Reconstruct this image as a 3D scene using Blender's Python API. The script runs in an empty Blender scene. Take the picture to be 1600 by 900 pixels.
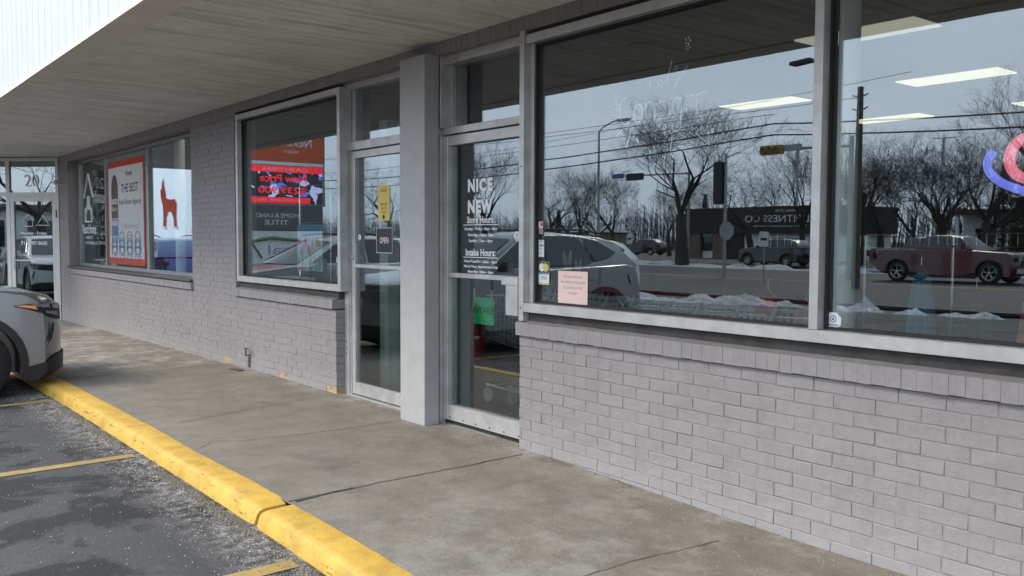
import bpy, bmesh, math, random
from mathutils import Vector, Matrix, noise
random.seed(7)
R = math.radians
sc = bpy.context.scene
COL = sc.collection

# ------------------------------------------------------------------ camera
cam_d = bpy.data.cameras.new("camera")
cam = bpy.data.objects.new("camera", cam_d)
COL.objects.link(cam)
cam_d.sensor_width = 36.0
cam_d.lens = 36.0 * 1400 / 1600
cam_d.clip_start = 0.05
cam_d.clip_end = 2000
ax_r = Vector((0.62268, 0.78247, 0.00419)); ax_u = Vector((-0.04586, 0.03114, 0.99846)); ax_f = Vector((-0.78113, 0.62191, -0.05527))
ax_b = ax_r.cross(ax_u).normalized(); ax_u = ax_b.cross(ax_r).normalized(); ax_r.normalize()
cam.matrix_world = Matrix(((ax_r.x, ax_u.x, ax_b.x, 0), (ax_r.y, ax_u.y, ax_b.y, -3.64), (ax_r.z, ax_u.z, ax_b.z, 1.37), (0, 0, 0, 1)))
sc.camera = cam

# ------------------------------------------------------------------ sky and sun (bright overcast)
SUN_EL, SUN_AZ = 42, 205          # azimuth clockwise from +Y: the sun stands beyond the parking lot
w = bpy.data.worlds.new("World"); sc.world = w; w.use_nodes = True
nt = w.node_tree; nt.nodes.clear()
wo = nt.nodes.new('ShaderNodeOutputWorld'); bg = nt.nodes.new('ShaderNodeBackground')
sky = nt.nodes.new('ShaderNodeTexSky'); sky.sky_type = 'NISHITA'; sky.sun_disc = False
sky.sun_elevation = R(SUN_EL); sky.sun_rotation = R(SUN_AZ); sky.air_density = 1.0; sky.dust_density = 2.5; sky.ozone_density = 1.0
tc = nt.nodes.new('ShaderNodeTexCoord')
mp = nt.nodes.new('ShaderNodeMapping'); mp.inputs['Scale'].default_value = (1.0, 1.0, 3.5)
nz = nt.nodes.new('ShaderNodeTexNoise'); nz.inputs['Scale'].default_value = 1.6; nz.inputs['Detail'].default_value = 6; nz.inputs['Roughness'].default_value = 0.55
rmp = nt.nodes.new('ShaderNodeValToRGB')
rmp.color_ramp.elements[0].position = 0.32; rmp.color_ramp.elements[0].color = (9.6, 11.5, 14.0, 1)
rmp.color_ramp.elements[1].position = 0.72; rmp.color_ramp.elements[1].color = (14.2, 15.6, 17.4, 1)
mx = nt.nodes.new('ShaderNodeMix'); mx.data_type = 'RGBA'; mx.inputs[0].default_value = 0.86
nt.links.new(tc.outputs['Generated'], mp.inputs[0]); nt.links.new(mp.outputs[0], nz.inputs['Vector'])
nt.links.new(nz.outputs[0], rmp.inputs[0])
nt.links.new(sky.outputs[0], mx.inputs[6]); nt.links.new(rmp.outputs[0], mx.inputs[7])
nt.links.new(mx.outputs[2], bg.inputs[0]); bg.inputs[1].default_value = 0.125
nt.links.new(bg.outputs[0], wo.inputs[0])
sd = bpy.data.lights.new("sun", 'SUN'); sd.energy = 2.3; sd.angle = R(22); sd.color = (1.0, 0.91, 0.77)
so = bpy.data.objects.new("sun", sd); COL.objects.link(so)
sdir = Vector((math.sin(R(SUN_AZ)) * math.cos(R(SUN_EL)), math.cos(R(SUN_AZ)) * math.cos(R(SUN_EL)), math.sin(R(SUN_EL))))
so.rotation_euler = sdir.to_track_quat('Z', 'Y').to_euler(); so.location = (0, -20, 20)
sc.view_settings.view_transform = 'Standard'; sc.view_settings.look = 'None'; sc.view_settings.gamma = 1
sc.view_settings.exposure = 0.36
sc.render.engine = 'CYCLES'
sc.cycles.max_bounces = 10; sc.cycles.transparent_max_bounces = 16; sc.cycles.glossy_bounces = 5
sc.cycles.caustics_reflective = False; sc.cycles.caustics_refractive = False

# ------------------------------------------------------------------ materials
def nodes(name):
    m = bpy.data.materials.new(name); m.use_nodes = True
    t = m.node_tree; b = t.nodes['Principled BSDF']
    return m, t, b
def noise_n(t, scale, detail=5, rough=0.6, coords='Object', stretch=None, dist=0.0):
    tcn = t.nodes.new('ShaderNodeTexCoord'); n = t.nodes.new('ShaderNodeTexNoise')
    n.inputs['Scale'].default_value = scale; n.inputs['Detail'].default_value = detail; n.inputs['Roughness'].default_value = rough
    n.inputs['Distortion'].default_value = dist
    src = tcn.outputs[coords]
    if stretch:
        m_ = t.nodes.new('ShaderNodeMapping'); m_.inputs['Scale'].default_value = stretch
        t.links.new(src, m_.inputs[0]); src = m_.outputs[0]
    t.links.new(src, n.inputs['Vector'])
    return n
def ramp(t, src, stops):
    r = t.nodes.new('ShaderNodeValToRGB')
    els = r.color_ramp.elements
    while len(els) < len(stops): els.new(0.5)
    for e, (p, c) in zip(els, stops):
        e.position = p; e.color = (c[0], c[1], c[2], 1) if hasattr(c, '__len__') else (c, c, c, 1)
    t.links.new(src, r.inputs[0]); return r
def mixc(t, fac, a, b, mode='MIX'):
    m = t.nodes.new('ShaderNodeMix'); m.data_type = 'RGBA'; m.blend_type = mode
    for i, v in ((0, fac), (6, a), (7, b)):
        if hasattr(v, 'is_linked'): t.links.new(v, m.inputs[i])
        elif i == 0: m.inputs[0].default_value = v
        else: m.inputs[i].default_value = (v[0], v[1], v[2], 1)
    return m.outputs[2]
def bump(t, b, src, strength, dist=0.01, prev=None):
    n = t.nodes.new('ShaderNodeBump'); n.inputs['Strength'].default_value = strength; n.inputs['Distance'].default_value = dist
    t.links.new(src, n.inputs['Height'])
    if prev: t.links.new(prev, n.inputs['Normal'])
    t.links.new(n.outputs[0], b.inputs['Normal']); return n.outputs[0]
def plain(name, c, rough=0.6, metal=0.0, var=0.12, scale=6.0, bmp=0.0, emit=0.0, spec=None, coat=0.0, stretch=None):
    m, t, b = nodes(name)
    b.inputs['Roughness'].default_value = rough; b.inputs['Metallic'].default_value = metal
    if spec is not None: b.inputs['Specular IOR Level'].default_value = spec
    if coat: b.inputs['Coat Weight'].default_value = coat; b.inputs['Coat Roughness'].default_value = 0.06
    if var or bmp:
        n = noise_n(t, scale, stretch=stretch)
        r = ramp(t, n.outputs[0], [(0.3, [v * (1 - var) for v in c]), (0.7, [min(1, v * (1 + var)) for v in c])])
        t.links.new(r.outputs[0], b.inputs['Base Color'])
        if bmp: bump(t, b, n.outputs[0], bmp)
    else: b.inputs['Base Color'].default_value = (c[0], c[1], c[2], 1)
    if emit:
        b.inputs['Emission Color'].default_value = (c[0], c[1], c[2], 1); b.inputs['Emission Strength'].default_value = emit
    return m

# painted brick: mauve-grey paint with crinkles and pits
def brick_mat():
    m, t, b = nodes('painted_brick'); b.inputs['Roughness'].default_value = 0.62
    n1 = noise_n(t, 1.1, 6, 0.6); n2 = noise_n(t, 26, 6, 0.7)
    c1 = ramp(t, n1.outputs[0], [(0.3, (0.270, 0.252, 0.256)), (0.7, (0.298, 0.279, 0.283))])
    c2 = ramp(t, n2.outputs[0], [(0.35, (0.92, 0.92, 0.92)), (0.6, (1.02, 1.02, 1.02))])
    col = mixc(t, 1.0, c1.outputs[0], c2.outputs[0], 'MULTIPLY')
    # grime and salt near the pavement
    g = t.nodes.new('ShaderNodeNewGeometry'); s = t.nodes.new('ShaderNodeSeparateXYZ'); t.links.new(g.outputs['Position'], s.inputs[0])
    mr = t.nodes.new('ShaderNodeMapRange'); mr.inputs[1].default_value = 0.22; mr.inputs[2].default_value = -0.08; t.links.new(s.outputs[2], mr.inputs[0])
    n4 = noise_n(t, 7, 5, 0.7)
    mu = t.nodes.new('ShaderNodeMath'); mu.operation = 'MULTIPLY'; t.links.new(mr.outputs[0], mu.inputs[0]); t.links.new(n4.outputs[0], mu.inputs[1])
    col = mixc(t, mu.outputs[0], col, (0.36, 0.355, 0.35))
    n6 = noise_n(t, 3.0, 8, 0.75, stretch=(2.5, 1, 0.6)); r6 = ramp(t, n6.outputs[0], [(0.34, (0.90,) * 3), (0.50, (1.0,) * 3), (0.74, (1.04,) * 3)])
    col = mixc(t, 1.0, col, r6.outputs[0], 'MULTIPLY')
    t.links.new(col, b.inputs['Base Color'])
    # crinkle marks
    n3 = noise_n(t, 17, 3, 0.5, dist=1.2)
    r3 = ramp(t, n3.outputs[0], [(0.485, 0.0), (0.5, 1.0), (0.515, 0.0)])
    n5 = noise_n(t, 9, 2, 0.5); r5 = ramp(t, n5.outputs[0], [(0.47, 0.0), (0.56, 1.0)])
    mm = t.nodes.new('ShaderNodeMath'); mm.operation = 'MULTIPLY'; t.links.new(r3.outputs[0], mm.inputs[0]); t.links.new(r5.outputs[0], mm.inputs[1])
    p = bump(t, b, mm.outputs[0], 0.38, 0.006)
    bump(t, b, n2.outputs[0], 0.5, 0.009, p)
    return m
def concrete_mat():
    m, t, b = nodes('sidewalk_concrete'); b.inputs['Roughness'].default_value = 0.85
    big = noise_n(t, 0.55, 5, 0.6); mid = noise_n(t, 3.0, 12, 0.78); fine = noise_n(t, 120, 4, 0.7)
    c = ramp(t, big.outputs[0], [(0.3, (0.205, 0.183, 0.150)), (0.6, (0.245, 0.222, 0.187)), (0.8, (0.285, 0.262, 0.225))])
    c2 = ramp(t, mid.outputs[0], [(0.36, (0.74, 0.74, 0.74)), (0.62, (1.1, 1.1, 1.1))])
    col = mixc(t, 1.0, c.outputs[0], c2.outputs[0], 'MULTIPLY')
    c3 = ramp(t, fine.outputs[0], [(0.3, (0.62, 0.62, 0.62)), (0.7, (1.22, 1.22, 1.22))])
    col = mixc(t, 1.0, col, c3.outputs[0], 'MULTIPLY')
    # dark drip stains
    ds = noise_n(t, 2.3, 3, 0.5, dist=0.6); rd = ramp(t, ds.outputs[0], [(0.62, (0, 0, 0)), (0.72, (0.5,) * 3)])
    col = mixc(t, rd.outputs[0], col, (0.12, 0.105, 0.09))
    vo = t.nodes.new('ShaderNodeTexVoronoi'); vo.inputs['Scale'].default_value = 4.2; tg = t.nodes.new('ShaderNodeTexCoord'); t.links.new(tg.outputs['Object'], vo.inputs['Vector'])
    rg = ramp(t, vo.outputs['Distance'], [(0.05, (0.7,) * 3), (0.085, (0, 0, 0))]); sp = t.nodes.new('ShaderNodeSeparateColor'); t.links.new(vo.outputs['Color'], sp.inputs[0])
    rp = ramp(t, sp.outputs[0], [(0.72, (0, 0, 0)), (0.75, (1, 1, 1))]); col = mixc(t, mixc(t, 1.0, rg.outputs[0], rp.outputs[0], 'MULTIPLY'), col, (0.085, 0.075, 0.065))
    # dried salt: strong on the far and near slabs
    g = t.nodes.new('ShaderNodeNewGeometry'); s = t.nodes.new('ShaderNodeSeparateXYZ'); t.links.new(g.outputs['Position'], s.inputs[0])
    a = t.nodes.new('ShaderNodeMapRange'); a.inputs[1].default_value = -9.3; a.inputs[2].default_value = -10.0; t.links.new(s.outputs[0], a.inputs[0])
    a2 = t.nodes.new('ShaderNodeMapRange'); a2.inputs[1].default_value = -4.6; a2.inputs[2].default_value = -3.2; a2.inputs[4].default_value = 0.5; t.links.new(s.outputs[0], a2.inputs[0])
    # along the wall foot
    a3 = t.nodes.new('ShaderNodeMapRange'); a3.inputs[1].default_value = -0.22; a3.inputs[2].default_value = -0.02; a3.inputs[4].default_value = 0.75; t.links.new(s.outputs[1], a3.inputs[0])
    mxx = t.nodes.new('ShaderNodeMath'); mxx.operation = 'MAXIMUM'; t.links.new(a.outputs[0], mxx.inputs[0]); t.links.new(a2.outputs[0], mxx.inputs[1])
    mx2 = t.nodes.new('ShaderNodeMath'); mx2.operation = 'MAXIMUM'; t.links.new(mxx.outputs[0], mx2.inputs[0]); t.links.new(a3.outputs[0], mx2.inputs[1])
    sn = noise_n(t, 2.6, 10, 0.78); rs = ramp(t, sn.outputs[0], [(0.47, 0.0), (0.62, 0.8)])
    mu = t.nodes.new('ShaderNodeMath'); mu.operation = 'MULTIPLY'; t.links.new(mx2.outputs[0], mu.inputs[0]); t.links.new(rs.outputs[0], mu.inputs[1])
    col = mixc(t, mu.outputs[0], col, (0.42, 0.405, 0.385))
    t.links.new(col, b.inputs['Base Color'])
    p = bump(t, b, mid.outputs[0], 0.25, 0.02); bump(t, b, fine.outputs[0], 0.35, 0.004, p)
    return m
def asphalt_mat(name='asphalt', salt=True):
    m, t, b = nodes(name); b.inputs['Roughness'].default_value = 0.8
    big = noise_n(t, 0.8, 6, 0.6); fine = noise_n(t, 85, 4, 0.75); mid = noise_n(t, 2.6, 13, 0.80)
    c = ramp(t, big.outputs[0], [(0.3, (0.042, 0.042, 0.044)), (0.7, (0.075, 0.075, 0.077))])
    c3 = ramp(t, fine.outputs[0], [(0.3, (0.6,) * 3), (0.7, (1.3,) * 3)])
    col = mixc(t, 1.0, c.outputs[0], c3.outputs[0], 'MULTIPLY')
    rm = ramp(t, mid.outputs[0], [(0.56, (0, 0, 0)), (0.68, (0.7,) * 3)])
    col = mixc(t, rm.outputs[0], col, (0.13, 0.13, 0.13))
    wet = noise_n(t, 1.5, 9, 0.66, dist=0.5); rw = ramp(t, wet.outputs[0], [(0.51, (0, 0, 0)), (0.555, (0.92,) * 3)])
    col = mixc(t, rw.outputs[0], col, (0.015, 0.015, 0.016))
    if salt:
        v = t.nodes.new('ShaderNodeTexVoronoi'); v.inputs['Scale'].default_value = 38
        tcn = t.nodes.new('ShaderNodeTexCoord'); t.links.new(tcn.outputs['Object'], v.inputs['Vector'])
        rv = ramp(t, v.outputs['Distance'], [(0.05, (0.45,) * 3), (0.10, (0, 0, 0))])
        nn = noise_n(t, 2.0, 3, 0.5); rn = ramp(t, nn.outputs[0], [(0.42, (0, 0, 0)), (0.62, (1, 1, 1))])
        f = mixc(t, 1.0, rv.outputs[0], rn.outputs[0], 'MULTIPLY')
        col = mixc(t, f, col, (0.5, 0.5, 0.48))
        # salty crust strip in the gutter
        g = t.nodes.new('ShaderNodeNewGeometry'); s = t.nodes.new('ShaderNodeSeparateXYZ'); t.links.new(g.outputs['Position'], s.inputs[0])
        mr = t.nodes.new('ShaderNodeMapRange'); mr.inputs[1].default_value = -2.26; mr.inputs[2].default_value = -1.95; t.links.new(s.outputs[1], mr.inputs[0])
        sn = noise_n(t, 14, 12, 0.85); rs = ramp(t, sn.outputs[0], [(0.47, 0.0), (0.60, 0.85)])
        mu = t.nodes.new('ShaderNodeMath'); mu.operation = 'MULTIPLY'; t.links.new(mr.outputs[0], mu.inputs[0]); t.links.new(rs.outputs[0], mu.inputs[1])
        col = mixc(t, mu.outputs[0], col, (0.4, 0.37, 0.34))
    t.links.new(col, b.inputs['Base Color'])
    p = bump(t, b, fine.outputs[0], 0.6, 0.008); bump(t, b, mid.outputs[0], 0.3, 0.02, p)
    return m
def yellow_mat(name, chip=0.6, c=(0.60, 0.375, 0.065)):
    m, t, b = nodes(name); b.inputs['Roughness'].default_value = 0.6
    n = noise_n(t, 3.0, 6, 0.7); f = noise_n(t, 24, 8, 0.75)
    c1 = ramp(t, n.outputs[0], [(0.3, [v * 0.82 for v in c]), (0.7, [v * 1.12 for v in c])])
    ch = ramp(t, f.outputs[0], [(chip, (0, 0, 0)), (chip + 0.04, (1, 1, 1))])
    col = mixc(t, ch.outputs[0], c1.outputs[0], (0.2, 0.17, 0.13))
    st = noise_n(t, 1.3, 7, 0.7); rs = ramp(t, st.outputs[0], [(0.54, (0, 0, 0)), (0.75, (0.35,) * 3)])
    col = mixc(t, rs.outputs[0], col, (0.3, 0.18, 0.06))
    g = t.nodes.new('ShaderNodeNewGeometry'); s = t.nodes.new('ShaderNodeSeparateXYZ'); t.links.new(g.outputs['True Normal'], s.inputs[0])
    mr = t.nodes.new('ShaderNodeMapRange'); mr.inputs[1].default_value = -0.3; mr.inputs[2].default_value = -0.8; t.links.new(s.outputs[1], mr.inputs[0])
    sk = noise_n(t, 5.0, 10, 0.75, stretch=(1.2, 4, 9)); rk = ramp(t, sk.outputs[0], [(0.60, 0.0), (0.62, 1.0)])
    mu = t.nodes.new('ShaderNodeMath'); mu.operation = 'MULTIPLY'; t.links.new(mr.outputs[0], mu.inputs[0]); t.links.new(rk.outputs[0], mu.inputs[1])
    col = mixc(t, mu.outputs[0], col, (0.075, 0.065, 0.05))
    dn = noise_n(t, 6.0, 12, 0.8); rd = ramp(t, dn.outputs[0], [(0.40, (0.84, 0.82, 0.78)), (0.54, (1, 1, 1))]); col = mixc(t, 1.0, col, rd.outputs[0], 'MULTIPLY')
    t.links.new(col, b.inputs['Base Color'])
    p = bump(t, b, ch.outputs[0], -0.5, 0.004); bump(t, b, f.outputs[0], 0.25, 0.008, p)
    return m
def glass_mat(name='window_glass', f0=0.135, tint=(0.82, 0.86, 0.85), wav=0.0):
    m = bpy.data.materials.new(name); m.use_nodes = True; t = m.node_tree; t.nodes.clear()
    o = t.nodes.new('ShaderNodeOutputMaterial'); tr = t.nodes.new('ShaderNodeBsdfTransparent'); gl = t.nodes.new('ShaderNodeBsdfGlossy')
    gl.inputs['Roughness'].default_value = 0.0; gl.inputs['Color'].default_value = (0.90, 0.96, 1.0, 1)
    tr.inputs['Color'].default_value = (*tint, 1)
    lw = t.nodes.new('ShaderNodeLayerWeight'); lw.inputs['Blend'].default_value = 0.5
    p = t.nodes.new('ShaderNodeMath'); p.operation = 'POWER'; p.inputs[1].default_value = 5; t.links.new(lw.outputs['Facing'], p.inputs[0])
    ml = t.nodes.new('ShaderNodeMath'); ml.operation = 'MULTIPLY_ADD'; ml.inputs[1].default_value = 1 - f0; ml.inputs[2].default_value = f0
    t.links.new(p.outputs[0], ml.inputs[0])
    ms = t.nodes.new('ShaderNodeMixShader'); t.links.new(ml.outputs[0], ms.inputs[0]); t.links.new(tr.outputs[0], ms.inputs[1]); t.links.new(gl.outputs[0], ms.inputs[2])
    t.links.new(ms.outputs[0], o.inputs[0])
    if wav:
        n = noise_n(t, 1.2, 1, 0.4); bn = t.nodes.new('ShaderNodeBump'); bn.inputs['Strength'].default_value = wav; bn.inputs['Distance'].default_value = 0.002
        t.links.new(n.outputs[0], bn.inputs['Height']); t.links.new(bn.outputs[0], gl.inputs['Normal'])
    return m
def soffit_mat():
    m, t, b = nodes('soffit_panel'); b.inputs['Roughness'].default_value = 0.55
    n = noise_n(t, 1.0, 7, 0.65, stretch=(9, 0.8, 1)); n2 = noise_n(t, 3, 5, 0.6)
    c = ramp(t, n.outputs[0], [(0.34, (0.66, 0.66, 0.64)), (0.52, (0.88, 0.89, 0.88))])
    c2 = ramp(t, n2.outputs[0], [(0.3, (0.9,) * 3), (0.7, (1.06,) * 3)])
    t.links.new(mixc(t, 1.0, c.outputs[0], c2.outputs[0], 'MULTIPLY'), b.inputs['Base Color'])
    return m
M = {}
M['brick'] = brick_mat()
M['mortar'] = plain('painted_mortar', (0.25, 0.235, 0.24), 0.8, var=0.15, scale=20, bmp=0.3)
M['tan'] = plain('bare_brick', (0.42, 0.32, 0.2), 0.9, var=0.3, scale=30, bmp=0.5)
M['conc'] = concrete_mat(); M['asph'] = asphalt_mat(); M['road'] = plain('road_asphalt', (.026, .026, .028), .75, var=.35, scale=.8)
M['yel'] = yellow_mat('kerb_yellow_paint', 0.60); M['line'] = yellow_mat('line_yellow_paint', 0.53, (0.42, 0.29, 0.09))
M['glass'] = glass_mat(wav=0.25); M['glass_clear'] = glass_mat('display_glass', 0.10, (0.86, 0.91, 0.90), 0.15)
M['glass_corner'] = glass_mat('corner_glass', 0.20, (0.6, 0.66, 0.64))
M['alu'] = plain('aluminium_frame', (0.54, 0.54, 0.53), 0.42, 0.45, 0.16, 7, bmp=0.05, stretch=(1, 1, 1))
M['alu_dark'] = plain('dark_bronze_frame', (0.13, 0.125, 0.12), 0.45, 0.5, 0.1, 9)
M['gasket'] = plain('black_gasket', (0.02, 0.02, 0.02), 0.7)
M['post'] = plain('grey_post_paint', (0.42, 0.42, 0.42), 0.5, 0.1, 0.07, 9, bmp=0.10)
M['whitef'] = plain('white_frame_paint', (0.62, 0.62, 0.60), 0.45, 0, 0.05, 9)
M['soffit'] = soffit_mat()
M['trim'] = plain('canopy_trim_metal', (0.78, 0.775, 0.75), 0.5, 0.0, 0.08, 3)
M['panel'] = plain('white_ribbed_panel', (0.56, 0.575, 0.60), 0.6, 0, 0.10, 4, stretch=(10, 10, 0.6))
M['gapfill'] = plain('dark_gap_fill', (0.045, 0.042, 0.038), 0.7, var=0.4, scale=14)
M['vinyl'] = plain('white_vinyl', (0.85, 0.85, 0.85), 0.5, var=0)
M['fadedvinyl'] = plain('faded_marker', (0.92, 0.94, 0.95), 0.6, var=0)
M['black'] = plain('black_paint', (0.015, 0.015, 0.016), 0.5, var=0.1)
M['darkwall'] = plain('interior_wall', (0.07, 0.07, 0.068), 0.8)
M['intfloor'] = plain('interior_floor', (0.035, 0.03, 0.026), 0.5)
M['intceil'] = plain('interior_ceiling', (0.13, 0.13, 0.13), 0.8)
M['intwhite'] = plain('interior_white', (0.76, 0.80, 0.78), 0.6, var=0.08)
M['fluor_added'] = plain('added_office_diffuser', (1.0, 0.95, 0.86), 0.5, var=0, emit=7)  # strong glow for the unseen panels added behind the far window
M['fluor'] = plain('fluorescent_diffuser', (1.0, 0.88, 0.62), 0.5, var=0, emit=0.85)
M['fluor_dim'] = plain('dim_diffuser', (1.0, 0.93, 0.75), 0.5, var=0, emit=0.4)
M['chrome'] = plain('chrome', (0.7, 0.7, 0.7), 0.18, 1.0, 0)
M['cartwire'] = plain('cart_wire', (0.75, 0.75, 0.76), 0.4, 0.4, 0)
M['red'] = plain('red_paint', (0.33, 0.012, 0.014), 0.35)
M['green'] = plain('green_card', (0.05, 0.68, 0.24), 0.6, var=0.03)
M['yelpaper'] = plain('yellow_paper', (0.72, 0.56, 0.16), 0.7, var=0.06)
M['pink'] = plain('pink_paper', (0.88, 0.62, 0.58), 0.7, var=0.04)
M['ink'] = plain('ink', (0.02, 0.02, 0.02), 0.6, var=0)
M['orange'] = plain('orange_print', (0.62, 0.12, 0.045), 0.6, var=0.04)
M['paper'] = plain('white_paper', (0.78, 0.79, 0.82), 0.7, var=0.03)
M['bluegrey'] = plain('blue_grey_print', (0.15, 0.2, 0.33), 0.7, var=0)
M['greyink'] = plain('grey_ink', (0.33, 0.33, 0.35), 0.7, var=0)
M['snow'] = plain('dirty_snow', (0.38, 0.39, 0.41), 0.9, var=0.5, scale=7, bmp=1.0)
M['saltm'] = plain('rock_salt', (0.72, 0.71, 0.68), 0.6, var=0.1)
M['grit'] = plain('gutter_grit', (0.16, 0.14, 0.11), 0.9, var=0.5, scale=60)
M['bark'] = plain('bark', (0.045, 0.038, 0.033), 0.9, var=0.3, scale=8)
M['twig'] = plain('twig_bark', (0.03, 0.026, 0.025), 0.9, var=0.2, scale=8)
M['grass'] = plain('dormant_grass', (0.085, 0.078, 0.05), 0.9, var=0.5, scale=0.6)
M['ever'] = plain('evergreen', (0.022, 0.035, 0.018), 0.85, var=0.4, scale=9)
M['wood'] = plain('pole_wood', (0.09, 0.075, 0.06), 0.9, var=0.3, scale=5)
M['steel'] = plain('galvanised_steel', (0.30, 0.31, 0.32), 0.5, 0.5)
M['tyre'] = plain('tyre_rubber', (0.012, 0.012, 0.012), 0.75)
M['rim'] = plain('alloy_rim', (0.5, 0.5, 0.5), 0.3, 0.9, 0)
M['clad'] = plain('black_cladding', (0.015, 0.015, 0.016), 0.55, var=0.1)
M['cglass'] = plain('car_glass', (0.012, 0.014, 0.015), 0.03, 0, 0, spec=0.9)
M['amber'] = plain('amber_lens', (0.75, 0.2, 0.02), 0.15, 0, 0.1, 40, coat=1)
M['lens'] = plain('clear_lens', (0.16, 0.17, 0.18), 0.08, 0.3, 0, coat=1)
M['redlens'] = plain('red_lens', (0.12, 0.004, 0.004), 0.1, 0, 0, coat=1)

def translucent(m, amt=0.5):
    t = m.node_tree; b = t.nodes['Principled BSDF']; o = t.nodes['Material Output']; tr = t.nodes.new('ShaderNodeBsdfTranslucent'); ms = t.nodes.new('ShaderNodeMixShader'); ms.inputs[0].default_value = amt
    if b.inputs['Base Color'].is_linked: t.links.new(b.inputs['Base Color'].links[0].from_socket, tr.inputs[0])
    else: tr.inputs[0].default_value = b.inputs['Base Color'].default_value
    t.links.new(b.outputs[0], ms.inputs[1]); t.links.new(tr.outputs[0], ms.inputs[2]); t.links.new(ms.outputs[0], o.inputs[0]); return m
M['tpaper'] = translucent(plain('backlit_paper', (0.90, 0.91, 0.93), 0.7, var=0.02), .6)
M['torange'] = translucent(plain('backlit_orange_print', (0.78, 0.16, 0.09), 0.6, var=0.04), .5)

# ------------------------------------------------------------------ mesh helpers
class MB:
    def __init__(s): s.v = []; s.f = []
    def add(s, vs, fs):
        o = len(s.v); s.v += [tuple(v) for v in vs]; s.f += [tuple(i + o for i in f) for f in fs]; return s
    def box(s, x0, x1, y0, y1, z0, z1):
        return s.add([(x0, y0, z0), (x1, y0, z0), (x1, y1, z0), (x0, y1, z0), (x0, y0, z1), (x1, y0, z1), (x1, y1, z1), (x0, y1, z1)],
                     [(0, 3, 2, 1), (4, 5, 6, 7), (0, 1, 5, 4), (1, 2, 6, 5), (2, 3, 7, 6), (3, 0, 4, 7)])
    def cbox(s, x0, x1, y0, y1, z0, z1, c=0.004, j=0.0):
        "box whose front face (towards -y) is chamfered, for bricks and frames"
        q = lambda: random.uniform(-j, j)
        fv = [(x0 + c + q(), y0 + q(), z0 + c + q()), (x1 - c + q(), y0 + q(), z0 + c + q()), (x1 - c + q(), y0 + q(), z1 - c + q()), (x0 + c + q(), y0 + q(), z1 - c + q())]
        mv = [(x0, y0 + c, z0), (x1, y0 + c, z0), (x1, y0 + c, z1), (x0, y0 + c, z1)]
        bv = [(x0, y1, z0), (x1, y1, z0), (x1, y1, z1), (x0, y1, z1)]
        f = [(0, 1, 2, 3)]
        for k in range(4):
            n = (k + 1) % 4; f += [(k, k + 4, n + 4, n), (k + 4, k + 8, n + 8, n + 4)]
        f.append((11, 10, 9, 8))
        return s.add(fv + mv + bv, f)
    def obox(s, c, hx, hy, hz, ux, uy, uz):
        c, ux, uy, uz = map(Vector, (c, ux, uy, uz)); vs = []
        for k in (-1, 1):
            for a, b in ((-1, -1), (1, -1), (1, 1), (-1, 1)): vs.append(c + ux * hx * a + uy * hy * b + uz * hz * k)
        return s.add(vs, [(0, 3, 2, 1), (4, 5, 6, 7), (0, 1, 5, 4), (1, 2, 6, 5), (2, 3, 7, 6), (3, 0, 4, 7)])
    def tube(s, pts, r, n=8, caps=True):
        pts = [Vector(p) for p in pts]; rs = r if hasattr(r, '__len__') else [r] * len(pts); o = len(s.v); prev = None
        for i, p in enumerate(pts):
            d = (pts[min(i + 1, len(pts) - 1)] - pts[max(i - 1, 0)]).normalized()
            a = prev - d * prev.dot(d) if prev is not None else d.orthogonal()
            if a.length < 1e-6: a = d.orthogonal()
            a.normalize(); prev = a; b = d.cross(a)
            for k in range(n):
                t = 2 * math.pi * k / n; s.v.append(tuple(p + (a * math.cos(t) + b * math.sin(t)) * rs[i]))
        for i in range(len(pts) - 1):
            for k in range(n):
                k2 = (k + 1) % n; s.f.append((o + i * n + k, o + i * n + k2, o + (i + 1) * n + k2, o + (i + 1) * n + k))
        if caps:
            s.f.append(tuple(o + k for k in reversed(range(n)))); e = o + (len(pts) - 1) * n; s.f.append(tuple(e + k for k in range(n)))
        return s
    def lathe(s, c, axis, prof, n=32):
        "prof: (distance along axis, radius)"
        c = Vector(c); axis = Vector(axis).normalized(); a = axis.orthogonal().normalized(); b = axis.cross(a); o = len(s.v)
        for h, r in prof:
            for k in range(n):
                t = 2 * math.pi * k / n; s.v.append(tuple(c + axis * h + (a * math.cos(t) + b * math.sin(t)) * r))
        for i in range(len(prof) - 1):
            for k in range(n):
                k2 = (k + 1) % n; s.f.append((o + i * n + k, o + i * n + k2, o + (i + 1) * n + k2, o + (i + 1) * n + k))
        s.f.append(tuple(o + k for k in reversed(range(n)))); e = o + (len(prof) - 1) * n; s.f.append(tuple(e + k for k in range(n)))
        return s
    def plate(s, poly, fn, th):
        "polygon of 2D points mapped by fn(a, b, depth) and thickened by th"
        n = len(poly); return s.add([fn(a, b, 0) for a, b in poly] + [fn(a, b, th) for a, b in poly],
              [tuple(range(n)), tuple(reversed(range(n, 2 * n)))] + [(i, i + n, (i + 1) % n + n, (i + 1) % n) for i in range(n)])
    def grid(s, fn, nu, nv, closed=False):
        o = len(s.v)
        for i in range(nu + 1):
            for j in range(nv + 1): s.v.append(tuple(fn(i / nu, j / nv)))
        for i in range(nu):
            for j in range(nv):
                a = o + i * (nv + 1) + j; s.f.append((a, a + nv + 1, a + nv + 2, a + 1))
        return s
    def build(s, name, m, parent=None, smooth=False, fix=True):
        me = bpy.data.meshes.new(name); me.from_pydata(s.v, [], s.f); me.validate()
        if fix:
            bm = bmesh.new(); bm.from_mesh(me); bmesh.ops.recalc_face_normals(bm, faces=bm.faces); bm.to_mesh(me); bm.free()
        if smooth:
            me.shade_smooth()
            try: me.set_sharp_from_angle(angle=R(38))
            except Exception: pass
        me.materials.append(m); o = bpy.data.objects.new(name, me); COL.objects.link(o)
        if parent is not None: adopt(o, parent)
        return o
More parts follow.
